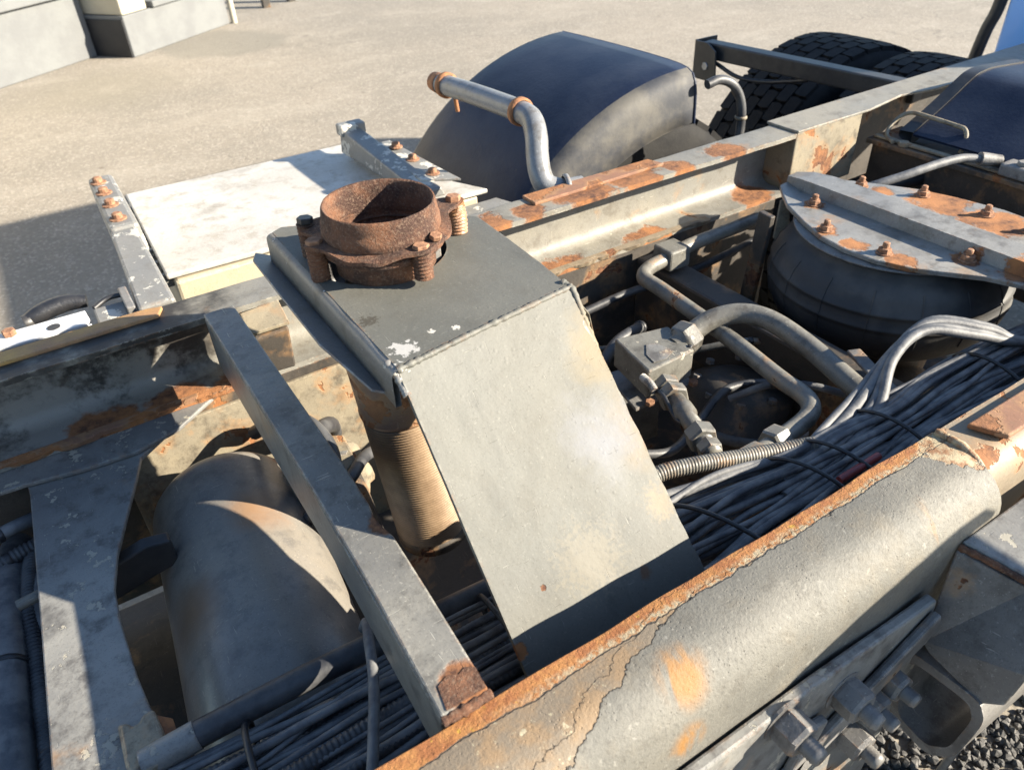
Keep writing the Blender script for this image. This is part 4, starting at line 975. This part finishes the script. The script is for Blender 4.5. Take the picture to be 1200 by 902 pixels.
def gearbox():
    g = thing('gear_housing', 'lumpy cream and black casting glimpsed between strut and bellows', 'casting', (.19, .86, .55))
    def lump(c, r, sc, name, mat, seed):
        bm = bmesh.new(); bmesh.ops.create_icosphere(bm, subdivisions=4, radius=1)
        for v in bm.verts:
            p = v.co.copy(); k = 1 + .22 * mnoise.noise(p * 2.2 + Vector((seed, 0, 0))) + .08 * mnoise.noise(p * 6 + Vector((0, seed, 0)))
            v.co = Vector((p.x * sc[0], p.y * sc[1], p.z * sc[2])) * r * k + Vector(c)
        MB().bm(bm, True).build(name, mat, g)
    lump((.215, .915, .73), .055, (1.0, 1.0, 1.0), 'casting', M['cream'], 2)
    MB().hexa([(.10, .80, .62), (.25, .79, .62), (.26, .96, .62), (.10, .97, .62), (.12, .83, .765), (.235, .82, .775), (.245, .93, .79), (.12, .95, .78)], .012).build('housing', M['dark'], g)
    MB().plate([(.135, .835, .782), (.195, .825, .786), (.235, .85, .792), (.24, .905, .80), (.20, .93, .80), (.175, .90, .795), (.15, .91, .792), (.13, .88, .787)], (0, 0, 1), .009, .003).build('cover_plate', M['cream'], g)
    for x, y in ((.15, .855), (.225, .875), (.20, .915)):
        MB().hexnut((x, y, .795), (0, 0, 1), .009, .009).build('plug', M['gusset'], g)
    for k, (r, P) in enumerate(((.013, [(.14, .84, .70), (.15, .845, .79), (.170, .86, .835), (.205, .90, .835), (.235, .95, .80), (.25, 1.0, .74)]), (.009, [(.09, .80, .72), (.14, .79, .79), (.20, .795, .815), (.25, .85, .80), (.31, .92, .74)]),
                    (.011, [(.17, .78, .70), (.185, .80, .80), (.20, .84, .845), (.19, .90, .86), (.16, .95, .845), (.13, 1.0, .80)]))):
        MB().tube(P, r, 12, 8).build('hose', M['conduit'], g)
gearbox()

# ================================================================ AIR SPRING
def air_spring():
    s = thing('air_spring', 'squat black rubber air spring under a bolted steel plate, right of the pipes', 'air spring', (1.22, .70, .72))
    c = (1.222, .700, 0)
    pr = [(.10, .76), (.14, .765), (.168, .775), (.188, .795), (.199, .818), (.2035, .840), (.2030, .848), (.2058, .8502), (.2030, .8525), (.2025, .868), (.2010, .874), (.2036, .8762), (.2000, .8785), (.194, .896), (.183, .912), (.170, .922), (.160, .93), (.156, .940), (0, .941)]
    bl = MB().lathe(pr, c, (0, 0, 1), 96, True, .0008, 10).build('bellows', M['rubber'], s)
    for k in range(16):
        a = 2 * math.pi * k / 16 + .1
        d = Vector((math.cos(a), math.sin(a), 0))
        P = [Vector(c) + d * (r + .0003) + Vector((0, 0, z)) for r, z in pr[4:15]]
        MB().tube(P, .0011, 6, 1).build('moulding_line', M['rubber'], bl)
    MB().lathe([(.150, .9415), (.172, .9415), (.174, .944), (.172, .9455), (0, .9455)], c, (0, 0, 1), 64).build('bead_ring', M['darkgrey'], s)
    MB().lathe([(0, .60), (.10, .60), (.115, .74), (.14, .762), (0, .765)], c, (0, 0, 1), 48).build('piston', M['dark'], s)
    pl = thing('spring_plate', 'grey steel plate with raised bar and rusty bolts on top of the air spring', 'plate', (1.23, .70, .9465))
    out = []
    for k in range(44):
        a = R(-62 + k * 264 / 43)
        x = c[0] + .190 * math.cos(a); y = c[1] + .190 * math.sin(a)
        out.append((x, y))
    out = [(1.37, .47), (1.40, .545), (1.405, .62), (1.392, .70), (1.372, .765), (1.335, .83), (1.30, .885), (1.262, .925), (1.225, .942), (1.188, .936), (1.160, .905), (1.128, .865), (1.095, .80), (1.072, .745), (1.064, .69), (1.070, .635), (1.09, .585), (1.12, .545), (1.155, .50), (1.18, .44), (1.19, .40), (1.36, .40)]
    MB().plate([(x, y, .9465) for x, y in out], (0, 0, 1), .009, .002).build('base', M['bag_plate'], pl)
    # raised channel: sloped web and flat crest
    prof = [(1.192, .9558), (1.196, .978), (1.246, .981), (1.268, .9558)]
    vs = []; fs = []
    for y in (.36, .50, .62, .74, .86, .905, .930, .94):
        k = 1.0 if y < .89 else (1 - (y - .89) / .06 * .6)
        for (x, z) in prof: vs.append((1.23 + (x - 1.23) * (k if y > .89 else 1), y, .9558 + (z - .9558) * k))
    for i in range(7):
        for j in range(3): a = i * 4 + j; fs.append((a, a + 1, a + 5, a + 4))
    fs.append((28, 29, 30, 31))
    MB().add(vs, fs).build('raised_bar', M['bag_plate'], pl, 30)
    nut = None
    for (x, y) in [(1.165, .835), (1.095, .752), (1.100, .640), (1.180, .548), (1.358, .625), (1.350, .742), (1.300, .838), (1.352, .545)]:
        p = Vector((x, y, .9556))
        if nut is None:
            nut = MB().hexnut((0, 0, 0), (0, 0, 1), .0105, .010).lathe([(.0055, .009), (.0055, .018), (.004, .0195), (0, .0195)], (0, 0, 0), (0, 0, 1), 12, False).lathe([(0.0, .0), (.0135, .0), (.0135, .002), (0, .002)], (0, 0, 0), (0, 0, 1), 20, False).build('bolt', M['nut_rust'], None)
            nut.parent = pl; nut.location = p - base_of(pl)
        else: inst(nut, 'bolt', p, pl, (0, 0, random.random() * 3))
    # cream tongue standing behind the plate corner
    tg = thing('support_strap', 'cream painted strap leaning below the left corner of the spring plate', 'strap', (1.16, .90, .86))
    MB().plate([(1.145, .895, .87), (1.16, .905, .94), (1.175, .898, .945), (1.172, .885, .90), (1.155, .88, .865)], (.3, .9, 0), .005, .001).build('strap', M['cream'], tg)
air_spring()

# ================================================================ BEHIND THE AIR SPRING
def shield():
    s = thing('curved_shield', 'glossy black curved sheet rising between the rails at the upper right', 'shield', (1.9, .65, .95))
    prof = [(1.61, .962), (1.64, .975), (1.68, .992), (1.73, 1.016), (1.775, 1.040), (1.805, 1.052), (1.85, 1.056), (1.91, 1.052), (2.0, 1.045)]
    P = spline([(x, 0, z) for x, z in prof], 4)
    vs = []; fs = []; ys = [.36 + (.945 - .36) * i / 12 for i in range(13)]
    for p in P:
        for y in ys: vs.append((p.x, y, p.z))
    n = len(ys)
    for i in range(len(P) - 1):
        for j in range(n - 1): a = i * n + j; fs.append((a, a + 1, a + n + 1, a + n))
    m = MB().add(vs, fs, True)
    m.add([(x, y, z - .004) for x, y, z in vs], [tuple(reversed(f)) for f in fs], True)
    m.build('sheet', M['fender'], s)
    rim = [(p.x, .948, p.z) for p in P]
    vs = []; fs = []
    for p in P:
        vs += [(p.x, .946, p.z + .003), (p.x - .004, .975, p.z + .002), (p.x - .004, .975, p.z - .010), (p.x, .946, p.z - .03)]
    for i in range(len(P) - 1):
        for j in range(4): a = i * 4 + j; b = i * 4 + (j + 1) % 4; fs.append((a, b, b + 4, a + 4))
    MB().add(vs, fs).build('side_rim', M['black'], s)
    w = thing('wire_bracket', 'bent pale wire bracket on the cross member before the black curved sheet', 'bracket', (1.62, .9, .94))
    MB().tube([(1.575, .965, .946), (1.600, 1.00, .952), (1.635, 1.005, .975), (1.650, .985, .99), (1.652, .94, .99), (1.650, .88, .988), (1.647, .855, .985), (1.635, .842, .965), (1.62, .838, .946)], .0045, 8, 5).build('wire', M['cream'], w)
    MB().hexnut((1.585, .945, .941), (0, 0, 1), .012, .01).build('nut', M['cream'], w)
    h = thing('air_hose', 'thin black air hose curving from the air spring to a connector block', 'hose', (1.4, .8, .93))
    MB().tube([(1.30, .93, .86), (1.33, .86, .93), (1.40, .815, .960), (1.47, .795, .972), (1.53, .785, .972), (1.57, .765, .967)], .0085, 12, 8).build('hose', M['hose'], h)
    MB().tube([(1.565, .768, .968), (1.60, .745, .963)], .0125, 12, 3, rfun=corr(.012, .1)).build('ferrule', M['darkgrey'], h)
    MB().box((1.58, .66, .9415), (1.66, .735, .966), .004).build('connector', M['darkgrey'], h)
    MB().hexnut((1.60, .70, .966), (0, 0, 1), .012, .008).build('nut', M['arm'], h)
    p = thing('pale_lever', 'small cream flat lever below the air hose behind the spring plate', 'lever', (1.42, .85, .88))
    MB().beam((1.38, .87, .885), (1.46, .80, .90), .022, .006, (.2, .4, 1), .003).build('lever', M['cream'], p)
    MB().tube([(1.40, .87, .88), (1.41, .875, .92)], .006, 8, 3).build('pin', M['cream'], p)
    b = thing('air_pipe', 'straight dark pipe lying across the dark gap behind the air spring', 'pipe', (1.5, .9, .85))
    MB().tube([(1.30, .99, .86), (1.60, .90, .88)], .016, 14, 4).build('pipe', M['black'], b)
    MB().lathe([(.017, 0), (.020, .002), (.020, .014), (.017, .016)], (1.36, .972, .864), (1, -.3, .07), 16).build('collar', M['darkgrey'], b)
shield()

# ================================================================ FAR SIDE
def far_arms():
    a = thing('support_bracket', 'grey painted arm with four rusty bolts left of the white box', 'arm', (.08, 1.4, .96), 'arms beside the white box')
    MB().hexa([(.038, 1.115, .955), (.098, 1.115, .955), (.104, 1.46, .955), (.058, 1.46, .955), (.042, 1.115, 1.0), (.094, 1.115, 1.0), (.098, 1.46, 1.0), (.056, 1.46, 1.0)], .005).build('arm', M['arm'], a)
    MB().hexa([(.055, 1.42, .945), (.108, 1.42, .945), (.112, 1.71, .945), (.062, 1.71, .945), (.055, 1.42, 1.007), (.104, 1.42, 1.007), (.108, 1.71, 1.007), (.062, 1.71, 1.007)], .008).build('sleeve', M['arm'], a)
    nut = None
    for y in (1.455, 1.53, 1.60, 1.665):
        p = Vector((.077, y, 1.0072))
        if nut is None:
            nut = MB().lathe([(.015, 0), (.015, .002), (.009, .003), (.009, .010), (.006, .012), (0, .012)], (0, 0, 0), (0, 0, 1), 12, False).build('bolt', M['nut_rust'], None); nut.parent = a; nut.location = p - base_of(a)
        else: inst(nut, 'bolt', p, a)
    b = thing('support_bracket', 'bent grey arm with bolts on the far right end of the white box lid', 'arm', (.62, 1.5, .94), 'arms beside the white box')
    MB().hexa([(.60, 1.32, .945), (.66, 1.32, .945), (.64, 1.69, .945), (.585, 1.69, .945), (.60, 1.32, .965), (.65, 1.32, .965), (.632, 1.69, 1.0), (.590, 1.69, 1.0)], .004).build('arm', M['arm'], b)
    MB().plate([(.625, 1.36, .968), (.70, 1.33, .962), (.69, 1.42, .965), (.67, 1.60, .975), (.63, 1.60, .975)], (0, 0, 1), .005, .001).build('tab', M['arm'], b)
    MB().box((.585, 1.665, .985), (.645, 1.70, 1.01), .004).build('end_cap', M['arm'], b)
    for y, z in ((1.38, .971), (1.47, .974), (1.55, .979)):
        inst(nut, 'bolt', (.662, y, z), b)
    x = thing('storage_box', 'white storage box with flat dirty lid on the far side of the frame', 'box', (.4, 1.53, .4))
    MB().box((.122, 1.336, .45), (.74, 1.775, .918), .006).build('body', M['whitefront'], x)
    MB().plate([(.112, 1.345, .921), (.76, 1.328, .921), (.70, 1.46, .921), (.655, 1.785, .921), (.125, 1.79, .921)], (0, 0, 1), .010, .003).build('lid', M['white'], x)
    MB().plate([(.56, 1.19, .880), (.86, 1.19, .880), (.78, 1.33, .900), (.56, 1.33, .900)], (0, 0, 1), .006, .002).build('step_plate', M['arm'], x)
    for k in range(7):
        y = 1.36 + .06 * k
        MB().box((.100, y, .90), (.1245, y + .012, .925), .001).build('hinge_tooth', M['arm'], x)
far_arms()

def left_bracket():
    b = thing('white_bracket', 'white slotted bracket with a round hole beyond the far rail, left edge', 'bracket', (-.09, 1.15, .98))
    pts = [(-.30, 1.118), (-.027, 1.114), (-.022, 1.128), (-.024, 1.156), (-.30, 1.160)]
    MB().plate([(x, y, .995) for x, y in pts], (0, 0, 1), .005, .001).build('plate', M['seal'], b)
    MB().lathe([(0, 0), (.0085, 0), (.0085, .0008), (0, .0008)], (-.068, 1.131, 1.0002), (0, 0, 1), 20, False).build('hole', M['black'], b)
    MB().hexnut((-.122, 1.146, 1.0002), (0, 0, 1), .009, .008).build('bolt', M['nut_rust'], b)
    MB().plate([(-.30, 1.118, .95), (-.022, 1.118, .95), (-.022, 1.118, .994), (-.30, 1.118, .994)], (0, 1, 0), .004, .0005).build('web', M['seal'], b)
    h = thing('black_handle', 'black rubber handle lying behind the white bracket', 'handle', (-.06, 1.25, .96))
    MB().tube([(-.105, 1.245, .965), (-.085, 1.25, .970), (-.05, 1.255, .973), (-.018, 1.25, .970)], lambda t: .010 + .004 * math.sin(math.pi * t), 14, 8).build('grip', M['zip'], h)
    MB().lathe([(.012, 0), (.012, .01), (.009, .012), (0, .012)], (-.108, 1.245, .964), (1, .1, .1), 16).build('end_collar', M['black'], h)
    l = thing('small_latch', 'small grey metal latch between black handle and grey arm', 'latch', (.01, 1.17, .98))
    MB().box((-.014, 1.13, .965), (.030, 1.185, .985), .003).build('body', M['arm'], l)
    MB().tube([(-.012, 1.185, .985), (.01, 1.195, .99), (.032, 1.19, .992)], .004, 8, 4).build('pin', M['black'], l)
    MB().box((.028, 1.125, .955), (.040, 1.20, 1.000), .002).build('cheek', M['darkgrey'], l)
left_bracket()

def tyre(name, label, c, r, w, group, tread=True, nb=44, rim=True, ribs=6):
    """tyre with axis along y: carcass lathe + real tread blocks + rim"""
    c = Vector(c); t = thing(name, label, 'tyre', (c.x, c.y, 0), group)
    h = w / 2; rt = r - .014
    pr = [(r * .56, -h * .80), (r * .62, -h * .95), (r * .78, -h * 1.0), (r * .90, -h * .97), (rt - .012, -h * .90), (rt, -h * .80), (rt + .001, 0), (rt, h * .80), (rt - .012, h * .90), (r * .90, h * .97), (r * .78, h), (r * .62, h * .95), (r * .56, h * .80)]
    MB().lathe(pr, c, (0, 1, 0), 72).build('carcass', M['tyre'], t)
    if tread:
        mb = MB(); bw = 2 * h * .86 / ribs
        for k in range(nb):
            for j in range(ribs):
                a0 = 2 * math.pi * (k + (.5 if j % 2 else 0) + random.uniform(-.05, .05)) / nb; da = 2 * math.pi / nb * 1.0
                y0 = -h * .86 + j * bw + bw * .05; y1 = y0 + bw * .90
                # hexagonal-ish block
                pp = [(a0 - da * .40, y0), (a0 + da * .40, y0), (a0 + da * .46, (y0 + y1) / 2), (a0 + da * .40, y1), (a0 - da * .40, y1), (a0 - da * .46, (y0 + y1) / 2)]
                vs = []
                for rr in (rt - .004, r):
                    for a, y in pp:
                        drop = .010 * (abs(y) / h) ** 4
                        vs.append(c + Vector((math.cos(a) * (rr - drop), y, math.sin(a) * (rr - drop))))
                mb.add(vs, [(6, 7, 8, 9, 10, 11)] + [(i, (i + 1) % 6, 6 + (i + 1) % 6, 6 + i) for i in range(6)])
        o = mb.build('tread_blocks', M['tyre'], t); o['kind'] = 'stuff'
    if rim:
        MB().lathe([(r * .57, -h * .8), (r * .54, -h * .6), (r * .52, 0), (r * .40, .02), (r * .2, .05), (0, .05)], c, (0, 1, 0), 40).build('rim', M['dark'], t)
    return t
def wheels():
    tyre('truck_tyre', 'black truck tyre half hidden under the mudguard', (1.20, 1.54, .49), .49, .30, 'truck tyres', True, 50)
    tyre('truck_tyre', 'outer truck tyre with blocky tread behind the black cross tube', (2.22, 1.62, .47), .485, .30, 'truck tyres', True, 44)
    tyre('truck_tyre', 'inner truck tyre with blocky tread close to the far rail, upper right', (2.22, 1.285, .47), .485, .27, 'truck tyres', True, 44)
wheels()

def mudguard():
    m = thing('mudguard', 'big dark plastic mudguard arched over the far wheel', 'mudguard', (1.0, 1.55, .6))
    # arch profile in xz, near side rolls over into a skirt
    cx, cz, r = 1.285, .475, .612
    arc_ = [R(198 - k * 108 / 30) for k in range(31)]
    ys = [1.805, 1.79, 1.72, 1.62, 1.52, 1.44, 1.38, 1.34, 1.315, 1.298, 1.288, 1.283, 1.281, 1.280]
    dr = [-.006, 0, .002, .004, .005, .005, .004, .002, -.002, -.010, -.026, -.050, -.082, -.115]
    vs = []; fs = []; n = len(ys)
    for a in arc_:
        for y, d in zip(ys, dr):
            k = 1.0
            rr = r + d
            vs.append((cx + rr * math.cos(a), y, cz + rr * math.sin(a)))
    for i in range(len(arc_) - 1):
        for j in range(n - 1): q = i * n + j; fs.append((q, q + 1, q + n + 1, q + n))
    # short flat end beyond the crown
    mb = MB().add(vs, fs, True)
    s = mb.build('shell', M['fender'], m)
    s.data.materials.append(M['fender_dust'])
    for pi, po in enumerate(s.data.polygons):
        if pi % (n - 1) >= 8: po.material_index = 1
    so_ = s.modifiers.new('thickness', 'SOLIDIFY'); so_.thickness = .006
    MB().tube([(cx + (r - .115) * math.cos(a), 1.287, cz + (r - .115) * math.sin(a)) for a in arc_], .006, 8, 1).build('edge_bead', M['fender_dust'], m)
    MB().tube([(cx, y, cz + r + d - .003) for y, d in zip(ys, dr)], .0035, 8, 1).build('edge_bead', M['fender'], m)
    t = thing('mudguard_tube', 'bluish grey cranked tube carrying the mudguard, with rusty clamps', 'tube', (.75, 1.2, 1.0))
    MB().tube([(.795, 1.575, 1.085), (.80, 1.47, 1.090), (.806, 1.36, 1.092), (.810, 1.27, 1.092), (.806, 1.225, 1.088), (.792, 1.19, 1.068), (.780, 1.170, 1.042), (.772, 1.150, 1.015), (.776, 1.135, .995), (.800, 1.12, .985), (.84, 1.11, .983)], .0215, 18, 6).build('tube', M['tubeblue'], t)
    MB().lathe([(.0225, 0), (.0205, .03), (0, .031)], (.795, 1.565, 1.085), (0, 1, 0), 18).build('end_stub', M['clamp'], t)
    for (p, ax) in (((.797, 1.545, 1.0865), (-.03, 1, 0)), ((.810, 1.270, 1.092), (0, 1, 0))):
        MB().lathe([(.0225, -.007), (.027, -.006), (.027, .006), (.0225, .007)], p, ax, 24).tube([(p[0] + .018, p[1], p[2] - .02), (p[0] + .022, p[1], p[2] - .06)], .005, 8, 2).build('clamp_band', M['clamp'], t)
    MB().lathe([(.030, 0), (.034, .002), (.034, .008), (.024, .012)], (.80, 1.112, .982), (.8, -.3, 0), 20).build('weld_collar', M['tubeblue'], t)
mudguard()

def cross_tube():
    b = thing('lamp_bracket', 'black square tube bracket reaching out from the far rail above the tyres', 'bracket', (1.8, 1.4, .95))
    MB().beam((1.835, 1.09, .975), (1.765, 1.735, .978), .045, .045, bev=.004).build('tube', M['black'], b)
    MB().plate([(1.735, 1.745, 1.004), (1.735, 1.70, 1.004), (1.735, 1.665, .985), (1.735, 1.655, .90), (1.735, 1.745, .90)], (-1, 0, 0), .005, .001).build('end_plate', M['black'], b)
    MB().plate([(1.735, 1.749, 1.004), (1.82, 1.749, 1.004), (1.82, 1.749, .94), (1.735, 1.749, .90)], (0, 1, 0), .005, .001).build('end_plate', M['black'], b)
    MB().tube([(1.75, 1.68, .95), (1.76, 1.60, .925), (1.775, 1.52, .925), (1.785, 1.44, .94), (1.79, 1.38, .955)], .006, 8, 6).build('wire', M['zip'], b)
    MB().hexnut((1.735, 1.70, .94), (-1, 0, 0), .012, .008).build('nut', M['galv'], b)
    h = thing('looped_hose', 'thin black hose loop rising between mudguard and far rail', 'hose', (1.38, 1.25, .9))
    MB().tube([(1.30, 1.265, 1.055), (1.335, 1.262, 1.060), (1.37, 1.255, 1.045), (1.395, 1.25, 1.01), (1.402, 1.245, .965), (1.395, 1.24, .90), (1.385, 1.24, .80)], .0105, 12, 6).build('hose', M['conduit'], h)
    MB().tube([(1.38, 1.262, 1.03), (1.402, 1.255, .995), (1.408, 1.25, .95), (1.40, 1.245, .88)], .005, 8, 6).build('side_cable', M['cream'], h)
    MB().lathe([(.012, -.002), (.0145, 0), (.0145, .004), (.012, .006)], (1.402, 1.247, .965), (0, 0, 1), 12).build('tie', M['cream'], h)
    c = thing('side_fairing', 'glossy light blue truck panel with dark rubber edge at the top right corner', 'panel', (3.1, 1.3, .5))
    MB().box((3.05, 1.05, .60), (3.11, 1.575, 1.20), .02, 3).build('panel', M['blue'], c)
    MB().tube([(3.04, 1.635, .66), (3.045, 1.63, .76), (3.05, 1.62, .86), (3.055, 1.603, .95), (3.06, 1.595, 1.18)], .022, 10, 6).build('edge_strip', M['black'], c)
    MB().box((3.03, 1.06, .50), (3.10, 1.50, .598), .01).build('sill', M['black'], c)
    # unseen cab added further forward, sized to throw the broad shadow on the yard
    c = thing('unseen_cab', 'unseen blue truck cab added ahead of the frame to shadow the yard', 'cab', (4.5, .66, .5))
    body = MB().box((3.38, -.02, .60), (5.5, 1.525, 2.14), .05, 4).build('body', M['blue'], c)
    MB().box((3.360, .20, 1.35), (3.378, 1.22, 1.90), .01).build('rear_window', M['black'], body)
    for y in (-.10, 1.17):
        MB().lathe([(.0, 0), (.30, 0), (.48, .03), (.49, .13), (.48, .25), (.30, .28), (0, .28)], (4.9, y, .49), (0, 1, 0), 48).build('wheel', M['tyre'], c)
    # unseen near side mudguard, added and sized to shade the lower right brackets
    n = thing('mudguard', 'unseen black mudguard added on the near side with its wheel to shade the brackets', 'mudguard', (1.25, -.25, .5))
    vs = []; fs = []; ysn = [-.12, -.13, -.17, -.3, -.5, -.62]; k = len(ysn)
    for q in range(31):
        a = R(185 - q * 95 / 30)
        for y in ysn: vs.append((1.12 + .74 * math.cos(a), y, .48 + (.74 - (.02 if y > -.125 else 0)) * math.sin(a)))
    for i in range(30):
        for j in range(k - 1): q = i * k + j; fs.append((q, q + 1, q + k + 1, q + k))
    sh = MB().add(vs, fs, True).build('shell', M['fender'], n); mo = sh.modifiers.new('thickness', 'SOLIDIFY'); mo.thickness = .006
    MB().beam((1.10, -.12, 1.10), (1.10, .21, .90), .03, .03).build('stay', M['black'], n)
    tyre('truck_tyre', 'near side truck tyre below its mudguard, outside the right edge', (1.20, -.36, .49), .49, .30, 'truck tyres', False)
cross_tube()
